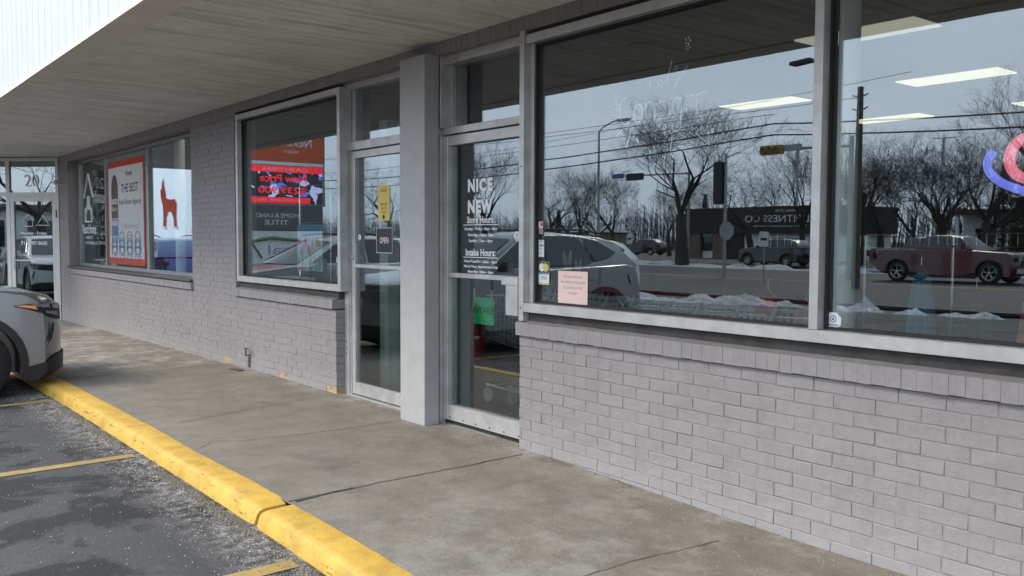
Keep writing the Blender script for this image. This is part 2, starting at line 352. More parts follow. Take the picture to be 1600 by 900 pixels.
def chain_mat(p):
    m = p.matrix_basis.copy()
    while p.parent is not None:
        m = p.parent.matrix_basis @ p.matrix_parent_inverse @ m; p = p.parent
    return m
def adopt(o, p):
    o.parent = p; o.matrix_parent_inverse = chain_mat(p).inverted()
def tag(o, label=None, cat=None, group=None, kind=None):
    if label: o['label'] = label
    if cat: o['category'] = cat
    if group: o['group'] = group
    if kind: o['kind'] = kind
    return o
def empty(name, loc=(0, 0, 0), rz=0, parent=None):
    o = bpy.data.objects.new(name, None); o.empty_display_size = 0.1; COL.objects.link(o); o.location = loc; o.rotation_euler = (0, 0, rz)
    if parent is not None: adopt(o, parent)
    return o
def copy_tree(o, parent=None):
    c = o.copy(); COL.objects.link(c)
    if parent is not None: c.parent = parent
    for ch in [x for x in bpy.data.objects if x.parent == o]: copy_tree(ch, c)
    return c
def text(name, body, m, org, right, x0w, h=None, parent=None, up=(0, 0, 1), ex=0.0004, bold=0.0, align='CENTER', space=1.0):
    "lettering as mesh: centred at org, scaled to width x0w and height h"
    cu = bpy.data.curves.new(name, 'FONT'); cu.body = body; cu.size = 1; cu.align_x = 'LEFT'; cu.extrude = 0.0; cu.offset = bold; cu.space_character = space
    cu.resolution_u = 3
    to = bpy.data.objects.new('tmp', cu); COL.objects.link(to); bpy.context.view_layer.update()
    me = bpy.data.meshes.new_from_object(to.evaluated_get(bpy.context.evaluated_depsgraph_get()))
    bpy.data.objects.remove(to); bpy.data.curves.remove(cu)
    xs = [v.co.x for v in me.vertices]; ys = [v.co.y for v in me.vertices]
    wx, wy = max(xs) - min(xs), max(ys) - min(ys); cx_, cy_ = (max(xs) + min(xs)) / 2, (max(ys) + min(ys)) / 2
    sx = x0w / wx; sy = (h / wy) if h else sx
    right = Vector(right).normalized(); up = Vector(up).normalized(); org = Vector(org)
    for v in me.vertices: v.co = org + right * (v.co.x - cx_) * sx + up * (v.co.y - cy_) * sy
    me.name = name; me.materials.clear(); me.materials.append(m)
    o = bpy.data.objects.new(name, me); COL.objects.link(o)
    if parent is not None: adopt(o, parent)
    return o
EX = (1, 0, 0)
def ftext(name, body, m, x0, x1, z0, z1, y, parent=None, bold=0.0, space=1.0):
    return text(name, body, m, ((x0 + x1) / 2, y, (z0 + z1) / 2), EX, abs(x1 - x0), abs(z1 - z0), parent, bold=bold, space=space)

# ------------------------------------------------------------------ ground heights
def interp(x, pts):
    if x <= pts[0][0]: return pts[0][1]
    for (a, b), (c, d) in zip(pts, pts[1:]):
        if x <= c:
            t = (x - a) / (c - a); t = t * t * (3 - 2 * t); return b + (d - b) * t
    return pts[-1][1]
def zg(x): return interp(x, [(-17.5, -0.11), (-10.7, -0.03), (-8, 0.0), (-4.5, 0.0), (-2, -0.055), (1.5, -0.1)])
def zwalk(x, y): return zg(x) + 0.004 * max(0, min(1, (y + 1.7) / 1.7)) + 0.003 * noise.noise(Vector((x * 0.8, y * 0.8, 0)))
def zlot(x, y): return zg(x) - 0.088 + 0.0095 * max(-10, min(0, y + 1.85)) + 0.006 * noise.noise(Vector((x * 0.7, y * 0.7, 3)))

# ------------------------------------------------------------------ the setting
g = MB().grid(lambda u, v: (-420 + 840 * u, -620 + 1000 * v, -0.34), 4, 4).build('ground', M['grass']); tag(g, kind='structure')
# the walk runs along the shops and turns with the angled corner unit
def walk_y0(x): return -1.70 if x > -16.7 else -1.70 + (x + 16.7)
def walk_y1(x): return 0.45 if x > -17.0 else 0.45 + (x + 17.0)
s = MB().grid(lambda u, v: ((x := -18.6 + 22.6 * u), (y := walk_y0(x) + (walk_y1(x) - walk_y0(x)) * v), zwalk(x, y)), 150, 14)
tag(s.build('sidewalk', M['conc'], smooth=True), kind='structure')
# expansion joints and cracks: thin dark slivers standing in the slab surface
def crack(pts, wd, name='sidewalk_crack'):
    mb = MB(); P = []
    for (a, b) in zip(pts, pts[1:]):
        n = max(2, int(math.hypot(b[0] - a[0], b[1] - a[1]) / 0.035))
        for i in range(n): P.append((a[0] + (b[0] - a[0]) * i / n, a[1] + (b[1] - a[1]) * i / n))
    P.append(pts[-1]); vs = []
    for i, (x, y) in enumerate(P):
        jx = 0.014 * noise.noise(Vector((x * 9, y * 9, 1.7))) + 0.006 * noise.noise(Vector((x * 37, y * 37, 4)))
        ww = wd * (0.45 + 0.9 * abs(noise.noise(Vector((x * 6, y * 6, 9)))) + 0.2)
        vs += [(x + jx - ww, y, zwalk(x, y) + 0.0035), (x + jx + ww, y, zwalk(x, y) + 0.0035)]
    mb.add(vs, [(2 * i, 2 * i + 1, 2 * i + 3, 2 * i + 2) for i in range(len(P) - 1)])
    return mb
M['crack'] = plain('crack_dirt', (0.07, 0.062, 0.05), 0.95, var=0.4, scale=40)
ck = MB()
for pts, wd in (([(-4.31, -1.69), (-4.33, -1.0), (-4.34, -0.1)], 0.006), ([(-4.29, -1.66), (-4.33, -1.3)], 0.012), ([(-6.64, -1.5), (-6.85, -0.8), (-7.0, -0.2)], 0.0035),
                ([(-5.78, -1.34), (-5.72, -0.7), (-5.72, -0.15)], 0.0035), ([(-5.72, -1.69), (-5.9, -1.5), (-5.78, -1.34), (-5.5, -1.25)], 0.003),
                ([(-9.5, -1.68), (-9.55, -0.9), (-9.6, -0.05)], 0.005), ([(-9.47, -0.94), (-8.9, -1.03), (-8.7, -1.1)], 0.006), ([(-11.8, -1.68), (-11.6, -0.9), (-11.2, -0.1)], 0.005), ([(-14.1, -1.68), (-14.1, -0.05)], 0.005),
                ([(-2.68, -1.69), (-2.69, -0.8), (-2.62, -0.3)], 0.003), ([(-1.0, -1.69), (-1.0, -0.1)], 0.005)):
    c_ = crack(pts, wd); ck.add(c_.v, c_.f)
tag(ck.build('sidewalk_joint', M['crack']), kind='structure')
# kerb: two cast lengths with the broken joint between them
def kerb(xa, xb, name):
    prof = [(-1.690, -0.02), (-1.690, 0.004), (-1.815, 0.002), (-1.842, -0.006), (-1.856, -0.022), (-1.878, -0.10), (-1.885, -0.20)]
    n = max(2, int((xb - xa) / 0.06)); mb = MB()
    def fn(u, v):
        x = xa + (xb - xa) * u; y, z = prof[int(round(v * (len(prof) - 1)))]
        k = noise.noise(Vector((x * 1.3, y * 5, z * 5))) * 0.007 + noise.noise(Vector((x * 9, y * 9, z * 9))) * 0.0035
        e = min(x - xa, xb - x)
        if e < 0.05: z -= 0.02 * (1 - e / 0.05) * (1 if z > -0.05 else 0); y += 0.012 * (1 - e / 0.05) * (1 if y < -1.8 else 0)
        return (x, y + k, z + zg(x) + k * 0.6)
    mb.grid(fn, n, len(prof) - 1)
    o0 = len(mb.v)
    for e in (xa, xb): mb.add([fn(0 if e == xa else 1, i / 6) for i in range(7)], [tuple(range(7))])
    return mb.build('kerb', M['yel'], smooth=True)
for a, b in ((-16.7, -4.335), (-4.30, 4.0)): tag(kerb(a, b, 'kerb'), kind='structure')
kb = MB()
kb.grid(lambda u, v: (-16.7 - 1.9 * u + (0.0 if v < .5 else -0.06), -1.70 - 1.9 * u - 0.2 * v, zg(-17) + (0.004 if v < .9 else -0.15)), 10, 4)
tag(kb.build('kerb', M['yel'], smooth=True), kind='structure')
# parking lot
def lot_fn(u, v):
    x = -62 + 110 * u; y = -14.6 + (12.75) * v
    return (x, y, zlot(x, y))
pl = MB()
xs = [-62, -50, -40, -30, -24] + [-20 + 0.35 * i for i in range(75)] + [8, 14, 22, 34, 48]
ys = [-14.6, -12, -10, -8, -7, -6, -5] + [-4.5 + 0.25 * i for i in range(10)] + [-2.1, -1.98, -1.86]
for y in ys:
    for x in xs: pl.v.append((x, y, zlot(x, y)))
for j in range(len(ys) - 1):
    for i in range(len(xs) - 1): a = j * len(xs) + i; pl.f.append((a, a + 1, a + 1 + len(xs), a + len(xs)))
tag(pl.build('parking_lot', M['asph'], smooth=True), kind='structure')
lm = MB()
for x in (-16.5, -13.9, -11.33, -8.77, -6.2, -3.72, -1.15, 1.4):
    n = 24
    for i in range(n):
        ya, yb = -6.9 + (6.9 - 1.93) * i / n, -6.9 + (6.9 - 1.93) * (i + 1) / n
        q = 0.004 * noise.noise(Vector((x, ya * 3, 0)))
        lm.add([(x - 0.05 + q, ya, zlot(x - .05, ya) + .004), (x + 0.05 + q, ya, zlot(x + .05, ya) + .004), (x + 0.05 + q, yb, zlot(x + .05, yb) + .004), (x - 0.05 + q, yb, zlot(x - .05, yb) + .004)], [(0, 1, 2, 3)])
tag(lm.build('parking_line', M['line']), kind='structure')
tag(MB().box(-300, 200, -37, -17.0, -0.30, -0.235).build('road', M['road']), kind='structure')
rl = MB(); rl.box(-300, 200, -27.12, -27.0, -0.234, -0.231); rl.box(-300, 200, -26.85, -26.73, -0.234, -0.231)
tag(rl.build('road_marking', M['line']), kind='structure')
tag(MB().box(-110, 60, -57, -43.5, -0.33, -0.2).build('far_parking_lot', M['road']), kind='structure')

# gutter grit and de-icing salt
def pebble(mb, x, y, z, r):
    a = random.random() * 6.28; c, s_ = math.cos(a) * r, math.sin(a) * r; h = r * random.uniform(0.5, 1.1)
    mb.add([(x + c, y + s_, z), (x - s_, y + c, z), (x - c, y - s_, z), (x + s_, y - c, z), (x + .3 * c, y + .2 * s_, z + h)], [(0, 1, 4), (1, 2, 4), (2, 3, 4), (3, 0, 4), (3, 2, 1, 0)])
sm = MB()
for i in range(11000):
    t = random.random()
    if t < 0.62:
        x = -11.5 + 9.5 * random.random(); y = -1.90 - abs(random.gauss(0, 0.15)); z = zlot(x, y)
    elif t < 0.82:
        x = -9.5 + 7.8 * random.random(); y = random.uniform(-3.6, -1.92); z = zlot(x, y)
    elif t < 0.89:
        x = random.uniform(-14, -0.5); y = random.uniform(-1.66, -0.02); z = zwalk(x, y)
    else:
        x = random.uniform(-9, -1); y = -abs(random.gauss(0, 0.10)) - 0.02; z = zwalk(x, y)
    pebble(sm, x, y, z, random.choice((0.001, 0.0011, 0.0012, 0.0013, 0.0014, 0.0016, 0.0018, 0.0021, 0.0032)) * (0.8 if t > .82 else 1))
tag(sm.build('rock_salt', M['saltm'], fix=False), 'white grains of de-icing salt scattered on asphalt and walk', 'salt', kind='stuff')
gm = MB()
for i in range(2600):
    x = random.choice((-5.4, -4.55, -3.35, -6.9, -8.0)) + random.gauss(0, 0.22); y = -1.9 - abs(random.gauss(0, 0.035)); z = zlot(x, y)
    pebble(gm, x, y, z, random.uniform(0.004, 0.012))
for i in range(700):
    x = random.uniform(-17, 0); pebble(gm, x, -abs(random.gauss(0, 0.012)) - 0.005, zwalk(x, -0.01), random.uniform(0.002, 0.007))
tag(gm.build('gutter_grit', M['grit'], fix=False), 'dark crumbled grit and leaf litter along the kerb foot', 'grit', kind='stuff')

# snow banks
def snow_bank(x0, x1, y, wd, h, seed, name='snow_bank', dx=0.25):
    n = int((x1 - x0) / dx); mb = MB()
    def fn(u, v):
        x = x0 + (x1 - x0) * u; a = noise.noise(Vector((x * 0.45, seed, 0))) * 1.7 + 0.25 + 0.55 * noise.noise(Vector((x * 1.9, seed, 2)))
        a = max(0.0, a) * min(1, u * n / 3, (1 - u) * n / 3)
        p = math.sin(math.pi * v); z = -0.30 + (h * a + 0.06) * p * (0.8 + 0.5 * noise.noise(Vector((x * 3, v * 4, seed))) + 0.5 * noise.noise(Vector((x * 8, v * 9, seed))))
        return (x, y + (v - 0.5) * wd * (0.6 + 0.7 * a), z)
    mb.grid(fn, n, 9); o = mb.build('snow_bank', M['snow'], smooth=True); return o
tag(snow_bank(-40, 24, -14.9, 1.7, 0.5, 1, dx=0.1), 'lumpy ploughed snow ridge along the edge of the parking lot', 'snow bank', kind='stuff')
tag(snow_bank(-110, 60, -38.6, 2.6, 0.35, 5, dx=0.6), 'thin snow strip along the far side of the road', 'snow bank', kind='stuff')
tag(snow_bank(-120, 60, -42.5, 1.2, 0.28, 9, dx=0.6), 'broken snow patches on the far verge', 'snow bank', kind='stuff')

# ------------------------------------------------------------------ the shop building
B = empty('shop_building', (-8, 0, 0)); tag(B, 'long single-storey painted brick shop block under a deep canopy', 'building')
CRS = 0.0675; ZT = 0.742
def bricks(mb, regs, tan=None):
    for (x0, x1, z0, z1) in regs:
        k0 = math.floor((z0 - ZT) / CRS)
        k = k0
        while ZT + k * CRS < z1 - 0.008:
            za, zb = max(z0, ZT + k * CRS), min(z1, ZT + (k + 1) * CRS)
            off = 0.1016 * (k % 2); x = math.floor((x0 - off) / 0.2032) * 0.2032 + off
            while x < x1:
                a, b = max(x, x0), min(x + 0.2032, x1)
                if b - a > 0.015 and zb - za > 0.012:
                    tgt = mb
                    if tan is not None and za < zg(a) + 0.04 and (-9.7 < a < -9.5 or -7.25 < a < -7.03 or -8.3 < a < -8.15): tgt = tan
                    dz = random.uniform(-0.0012, 0.0012); y = random.uniform(-0.0015, 0.0015)
                    tgt.cbox(a + (0.0016 if a > x0 else 0), b - (0.0016 if b < x1 else 0), y + (0.003 if tgt is tan else 0), 0.098, za + 0.0021 + dz, zb - 0.0018 + dz, 0.0026, 0.0022)
                x += 0.2032
            k += 1
wall = MB(); tanm = MB()
WL, WR = -17.45, 3.2
bricks(wall, [(WL, -16.79, -0.2, 2.65), (-16.79, -10.64, -0.2, 0.742), (-10.64, -9.30, -0.2, 2.65), (-9.30, -7.03, -0.2, 0.742), (-4.49, WR, -0.25, 0.742)], tanm)
# soldier course above everything
x = WL
while x < WR:
    wall.cbox(x + 0.002, x + 0.0656, random.uniform(-.001, .001), 0.098, 2.69 if x > -9.30 else 2.652, 2.80, 0.0018, 0.0008); x += 0.0676
wall.box(-9.30, WR, 0.0, 0.0979, 2.682, 2.6895)
wall.build('brick_wall', M['brick'], B)
tanm.build('exposed_brick', M['tan'], B)
bk = MB()
for (x0, x1, z0, z1) in [(WL, -16.795, -0.3, 2.79), (-16.795, -10.635, -0.3, 0.74), (-10.635, -9.305, -0.3, 2.79), (-9.305, -7.035, -0.3, 0.74), (-4.485, WR, -0.3, 0.74)]:
    bk.box(x0 + .004, x1 - .004, 0.0038, 0.24, z0, z1)
bk.box(WL, WR, 0.0041, 0.24, 2.70, 2.795)
bk.box(-16.79, -10.64, 0.0043, 0.24, 2.655, 2.70)
bk.box(-16.79, -16.787, 0.099, 0.24, 0.74, 2.65); bk.box(-10.642, -10.639, 0.099, 0.24, 0.74, 2.65)
bk.build('mortar_bed', M['mortar'], B)
# sills
def rowlock(x0, x1, z0, z1, yf, name='brick_sill'):
    mb = MB(); x = x0
    while x < x1 - 0.01:
        b = min(x + 0.0665, x1); j = random.uniform(-.0015, .0015)
        mb.cbox(x + .0003, b - .0003, yf + j, 0.11, z0 + random.uniform(-.002, .002), z1 - 0.012, 0.0012, 0.0009)
        x += 0.0665
    # sloping mortar wash on top
    n = int((x1 - x0) / 0.05)
    def fn(u, v):
        x_ = x0 + (x1 - x0) * u; return (x_, yf + 0.004 + 0.11 * v, z1 - 0.013 + 0.022 * v + 0.0035 * noise.noise(Vector((x_ * 14, v * 3, 1))))
    mb.grid(fn, n, 4)
    return mb.build(name, M['brick'], B)
rowlock(-4.50, WR, 0.746, 0.842, -0.030); rowlock(-9.28, -7.04, 0.750, 0.842, -0.030); rowlock(-16.86, -10.62, 0.750, 0.842, -0.03)
db = MB(); db.box(-4.44, WR, 0.035, 0.16, 0.83, 0.905); db.box(-9.29, -7.04, 0.035, 0.16, 0.83, 0.905); db.build('sill_gap_fill', M['gapfill'], B)  # dark filler: the shade of the gap under the frames is in its colour
fl = MB(); fl.cbox(-16.78, -10.62, -0.045, 0.2, 0.845, 0.872, 0.004); fl.build('sill_flashing', M['alu_dark'], B)

# canopy: soffit panels with pressed grooves, trim band, ribbed white fascia
sof = MB(); x = -19.0
def soff_z(y): return 2.782 - 0.004 * (y + 1.7)
prof = []
while x < 4.2:
    prof += [(x, 0), (x + 0.040, 0), (x + 0.043, 0.007), (x + 0.047, 0.007), (x + 0.050, 0), (x + 0.058, 0), (x + 0.061, 0.007), (x + 0.065, 0.007), (x + 0.068, 0), (x + 0.121, 0)]; x += 0.122
for (xa, d) in prof:
    ya = 0.02 if xa > WL else 0.02 + (xa - WL)
    yb = -1.775 if xa > -16.71 else max(-3.2, -1.775 + (xa + 16.71))
    sof.v += [(xa, yb, 2.782 + d), (xa, ya, 2.776 + d)]
sof.f = [(2 * i, 2 * i + 1, 2 * i + 3, 2 * i + 2) for i in range(len(prof) - 1)]
sof.build('soffit', M['soffit'], B)
tr = MB(); jx = [-16.66, -12.35, -9.10, -5.80, -2.5, 0.8, 4.1]
for a, b in zip(jx, jx[1:]):
    zb = random.uniform(-.003, .003)
    tr.box(a + 0.003, b - 0.003, -2.0, -1.768, 2.766 + zb, 2.80)
tr.obox((-17.25, -2.48, 2.783), .86, 0.116, 0.016, (-.7071, -.7071, 0), (.7071, -.7071, 0), (0, 0, 1))
tr.build('canopy_trim', M['trim'], B)
fp = MB(); x = -16.66; pv = []
while x < 4.1:
    pv += [(x, 0), (x + 0.17, 0), (x + 0.178, 0.005), (x + 0.205, 0.005), (x + 0.213, 0)]; x += 0.24
vs = []
for xa, d in pv: vs += [(xa, -1.985 - d, 2.775), (xa, -1.985 - d, 3.9)]
fp.add(vs, [(2 * i, 2 * i + 1, 2 * i + 3, 2 * i + 2) for i in range(len(pv) - 1)])
fp.obox((-17.25, -2.55, 3.34), .86, 0.02, 0.56, (-.7071, -.7071, 0), (.7071, -.7071, 0), (0, 0, 1))
fp.build('fascia', M['panel'], B)
rf = MB(); rf.box(-24, WR + 1, -1.96, 14.2, 3.88, 3.95); rf.box(WR, WR + .2, 0.2, 14, -0.3, 3.9); rf.box(-24, WR, 14.0, 14.2, -0.3, 3.9); rf.box(-24, -23.8, -1.3, 14, -.3, 3.9)
rf.build('roof', M['trim'], B)

# interior shell
it = MB(); it.box(-23.7, WR, 0.25, 13.9, -0.12, -0.02); it.build('interior_floor', M['intfloor'], B)
ic = MB(); ic.box(-23.7, WR, 0.24, 13.9, 3.3, 3.36); ic.box(WL, WR, 0.238, 0.30, 2.72, 3.3); ic.build('interior_ceiling', M['intceil'], B)
iw = MB(); iw.box(-23.7, WR, 13.0, 13.1, -0.02, 3.3); iw.box(-9.55, -9.45, 0.24, 13, -0.02, 3.3); iw.box(WR - .1, WR, .3, 13, -.02, 3.3); iw.box(-17.6, -17.5, .4, 13, -.02, 3.3)
iw.box(-9.44, -8.0, 4.0, 4.1, -.02, 3.3)
iw.build('interior_wall', M['darkwall'], B)

# windows
def frame_rect(mb, x0, x1, z0, z1, y0, y1, t, tb=None, tt=None):
    tb = tb or t; tt = tt or t
    mb.cbox(x0, x0 + t, y0, y1, z0, z1, 0.002); mb.cbox(x1 - t, x1, y0, y1, z0, z1, 0.002)
    mb.cbox(x0 + t, x1 - t, y0 + 0.0015, y1, z0, z0 + tb, 0.002); mb.cbox(x0 + t, x1 - t, y0 + 0.0015, y1, z1 - tt, z1, 0.002)
def stops(mb, x0, x1, z0, z1, ya, yb, t=0.012):
    mb.box(x0, x0 + t, ya, yb, z0, z1); mb.box(x1 - t, x1, ya, yb, z0, z1); mb.box(x0 + t, x1 - t, ya + .001, yb, z0, z0 + t); mb.box(x0 + t, x1 - t, ya + .001, yb, z1 - t, z1)
# display window left of the doors
W2 = empty('display_window', (-8.1, 0.05, 0.9), parent=B)
f = MB(); frame_rect(f, -9.27, -6.945, 0.905, 2.652, 0.0, 0.115, 0.048, 0.058, 0.052); f.build('frame', M['alu'], W2)
f = MB(); stops(f, -9.222, -6.993, 0.963, 2.600, 0.05, 0.075); f.build('gasket', M['gasket'], W2)
MB().box(-9.215, -7.0, 0.0765, 0.0825, 0.968, 2.595).build('pane', M['glass_clear'], W2)
# large display windows
mull = [(-4.445, -2.372), (-2.326, -0.30), (-0.254, 1.80)]
W3 = empty('display_window', (-3.4, 0.05, 0.9), parent=B)
f = MB(); f.cbox(-4.49, -4.445, -0.012, 0.125, 0.84, 2.682, 0.002)
f.cbox(-4.4448, WR, 0.0, 0.115, 2.600, 2.655, 0.002); f.cbox(-4.4448, WR, -0.008, 0.115, 0.899, 0.957, 0.002)
for a, b in zip(mull, mull[1:]): f.cbox(a[1], b[0], -0.004, 0.115, 0.9575, 2.5995, 0.002)
f.cbox(-4.4448, -4.405, 0.035, 0.115, 0.9575, 2.5995, 0.002)
f.build('frame', M['alu'], W3)
f = MB(); f.box(-4.44, WR, 0.02, 0.11, 2.656, 2.682); 
for a, b in mull: stops(f, a if a > -4.4 else -4.405, b, 0.958, 2.5993, 0.05, 0.075)
f.build('gasket', M['gasket'], W3)
for a, b in mull: MB().box((a if a > -4.4 else -4.405) + .006, b - .006, 0.0765, 0.0825, 0.963, 2.595).build('pane', M['glass'], W3)
# three-pane window on the far left, set deep in the reveal
W1 = empty('display_window', (-13.7, 0.2, 0.87), parent=B)
f = MB(); z0, z1 = 0.873, 2.65
for a, b in ((-16.79, -16.74), (-15.10, -15.05), (-12.90, -12.85), (-10.69, -10.64)): f.cbox(a, b, 0.165, 0.235, z0, z1, 0.003)
for a, b in ((-16.74, -15.10), (-15.05, -12.90), (-12.85, -10.69)): f.cbox(a, b, 0.1665, 0.235, z0, z0 + .045, .003); f.cbox(a, b, 0.1665, 0.235, z1 - .04, z1, .003)
f.build('frame', M['steel'], W1)
for a, b in ((-16.735, -15.105), (-15.045, -12.905), (-12.845, -10.695)): MB().box(a, b, 0.198, 0.204, z0 + .05, z1 - .045).build('pane', M['glass_clear'], W1)
# vinyl on the first pane: house-and-arrow emblem and name
lm_ = MB(); fn = lambda a, b, d: (a, 0.196 - d, b)
for (a, b) in (((-16.55, 2.02), (-16.25, 2.42)), ((-16.25, 2.42), (-15.95, 2.02)), ((-16.30, 2.05), (-16.30, 1.82)), ((-16.20, 2.05), (-16.20, 1.82)), ((-16.45, 1.85), (-16.45, 1.62)), ((-16.45, 1.62), (-16.05, 1.62)), ((-16.05, 1.62), (-16.05, 1.85)), ((-16.45, 1.74), (-16.32, 1.9)), ((-16.05, 1.74), (-16.18, 1.9))):
    lm_.tube([(a[0], 0.194, a[1]), (b[0], 0.194, b[1])], 0.013, 4)
lm_.build('emblem', M['vinyl'], W1)
ftext('lettering', 'NextHome', M['vinyl'], -16.68, -15.78, 1.42, 1.58, 0.195, W1, 0.012)
ftext('lettering', 'PRIORITY', M['vinyl'], -16.45, -16.0, 1.33, 1.38, 0.195, W1)
ftext('lettering', '715-997-9600', M['vinyl'], -16.5, -15.95, 1.24, 1.29, 0.195, W1)

# entrance post between the doors
P = MB(); P.cbox(-5.782, -5.448, -0.112, 0.012, -0.08, 2.68, 0.004); P.box(-5.782, -5.505, 0.0119, 0.24, -0.08, 2.68)
P.build('entrance_post', M['post'], B)
def door(x0, x1, name, stile_l, stile_r, zt, mid, rail, hinge_right, lbl):
    D = empty(name, ((x0 + x1) / 2, 0.1, 0), parent=B)
    return D
# door 1 (left): jambs, transom, leaf
D1 = empty('door', (-6.4, 0.1, 0.0), parent=B)
f = MB(); f.cbox(-7.03, -6.955, 0.085, 0.2, -0.02, 2.682, .002); f.cbox(-6.955, -5.79, 0.087, 0.2, 2.115, 2.185, .002); f.cbox(-6.955, -5.79, 0.087, 0.2, 2.63, 2.682, .002)
f.cbox(-6.955, -6.90, 0.12, 0.2, 2.185, 2.63, .002); f.box(-6.955, -6.935, 0.10, 0.2, -0.02, 2.115); f.box(-6.955, -5.79, 0.06, 0.2, -0.05, 0.012)
f.build('door_frame', M['alu'], D1)
f = MB(); frame_rect(f, -6.915, -5.79, 0.022, 2.105, 0.095, 0.14, 0.058, 0.10, 0.06); f.cbox(-6.857, -5.848, 0.0955, 0.13, 1.115, 1.145, .002)
f.build('door_leaf', M['alu'], D1)
MB().box(-6.9346, -6.916, 0.12, 0.19, 0.012, 2.11).build('gasket', M['gasket'], D1)
f = MB(); f.box(-6.855, -5.85, 0.1195, 0.1255, 0.124, 1.113); f.box(-6.855, -5.85, 0.1195, 0.1255, 1.147, 2.043); f.build('door_glass', M['glass'], D1)
MB().box(-6.898, -5.80, 0.148, 0.154, 2.187, 2.628).build('transom_glass', M['glass'], D1)
f = MB(); f.lathe((-6.885, 0.094, 1.20), (0, -1, 0), [(0, .02), (.012, .018), (.014, .008), (.03, .008)], 14); f.build('door_lock', M['chrome'], D1)
# door 2 (right)
D2 = empty('door', (-5.0, 0.1, 0.0), parent=B)
f = MB(); f.cbox(-5.504, -5.450, 0.03, 0.2, 2.168, 2.682, .002); f.cbox(-5.504, -5.490, 0.03, 0.2, -0.02, 2.168, .002); f.cbox(-5.486, -5.474, 0.04, 0.2, -0.02, 2.118, .002)
f.cbox(-5.489, -4.49, 0.062, 0.2, 2.118, 2.168, .002); f.cbox(-5.449, -4.49, 0.06, 0.2, 2.62, 2.682, .002); f.box(-5.489, -4.49, 0.05, 0.2, -0.05, 0.004); f.box(-5.449, -5.425, 0.12, 0.2, 2.17, 2.62)
f.build('door_frame', M['alu'], D2)
f = MB(); frame_rect(f, -5.471, -4.50, 0.036, 2.108, 0.068, 0.128, 0.055, 0.11, 0.07); f.cbox(-5.416, -4.562, 0.0825, 0.12, 1.085, 1.118, .002)
f.build('door_leaf', M['alu'], D2)
f = MB(); f.box(-5.488, -4.495, 0.09, 0.19, 0.004, 0.036); f.build('gasket', M['gasket'], D2)  # black strip puts the dark gap under the leaf into colour
f = MB(); f.box(-5.415, -4.554, 0.1095, 0.1155, 0.148, 1.083); f.box(-5.415, -4.554, 0.1095, 0.1155, 1.12, 2.036); f.build('door_glass', M['glass'], D2)
MB().box(-5.424, -4.50, 0.148, 0.154, 2.17, 2.618).build('transom_glass', M['glass'], D2)
f = MB(); f.cbox(-4.735, -4.56, 0.035, 0.0675, 1.06, 1.116, .003); f.cbox(-4.68, -4.555, 0.03, 0.0673, 0.86, 1.0598, .004); f.build('door_handle', M['alu'], D2)
YL = 0.1065
ftext('lettering', 'NICE', M['vinyl'], -5.215, -4.925, 1.695, 1.79, YL, D2, 0.062, 1.22)
ftext('lettering', 'AS', M['vinyl'], -5.10, -5.04, 1.652, 1.682, YL, D2, 0.03)
ftext('lettering', 'NEW', M['vinyl'], -5.215, -4.925, 1.545, 1.64, YL, D2, 0.062, 1.22)
ftext('lettering', 'Store Hours:', M['vinyl'], -5.225, -4.905, 1.475, 1.525, YL, D2, 0.03, 1.06)
MB().box(-5.27, -4.86, YL - .0004, YL, 1.462, 1.467).build('lettering', M['vinyl'], D2)
for i, tx in enumerate(('Monday - Friday: 10am - 6pm', 'Saturday: 10am - 5pm', 'Sunday: 11am - 4pm')):
    wd = (0.19, 0.15, 0.14)[i]; ftext('lettering', tx, M['vinyl'], -5.065 - wd, -5.065 + wd, 1.42 - .042 * i, 1.448 - .042 * i, YL, D2, 0.03, 1.06)
ftext('lettering', 'Intake Hours:', M['vinyl'], -5.24, -4.89, 1.245, 1.295, YL, D2, 0.03, 1.06)
MB().box(-5.27, -4.86, YL - .0004, YL, 1.232, 1.237).build('lettering', M['vinyl'], D2)
for i, tx in enumerate(('Mon/Tues/Fri: 10am - 5pm', 'Wed & Thurs: Appointments Only', 'Saturday: 10am - 2pm', 'Sunday: 11am - 2pm')):
    wd = (0.19, 0.20, 0.15, 0.14)[i]; ftext('lettering', tx, M['vinyl'], -5.065 - wd, -5.065 + wd, 1.192 - .036 * i, 1.216 - .036 * i, YL, D2, 0.03, 1.06)
# small bolts on frames
f = MB()
for (x, z) in ((-4.467, 2.61), (-4.467, 0.925), (-4.467, 1.83)): f.lathe((x, -0.0125, z), (0, -1, 0), [(0, .006), (.003, .005)], 8)
for (x, z) in ((-6.995, 0.46), (-6.98, 0.41), (-6.995, 0.36), (-6.985, 1.94), (-6.995, 1.89), (-6.985, 1.84)): f.lathe((x, 0.0845, z), (0, -1, 0), [(0, .006), (.003, .005)], 8)
for i in range(6): f.lathe((-5.38 + .16 * i, 0.0675, 0.058), (0, -1, 0), [(0, .006), (.003, .004)], 8)
f.build('bolt', M['gasket'], B)

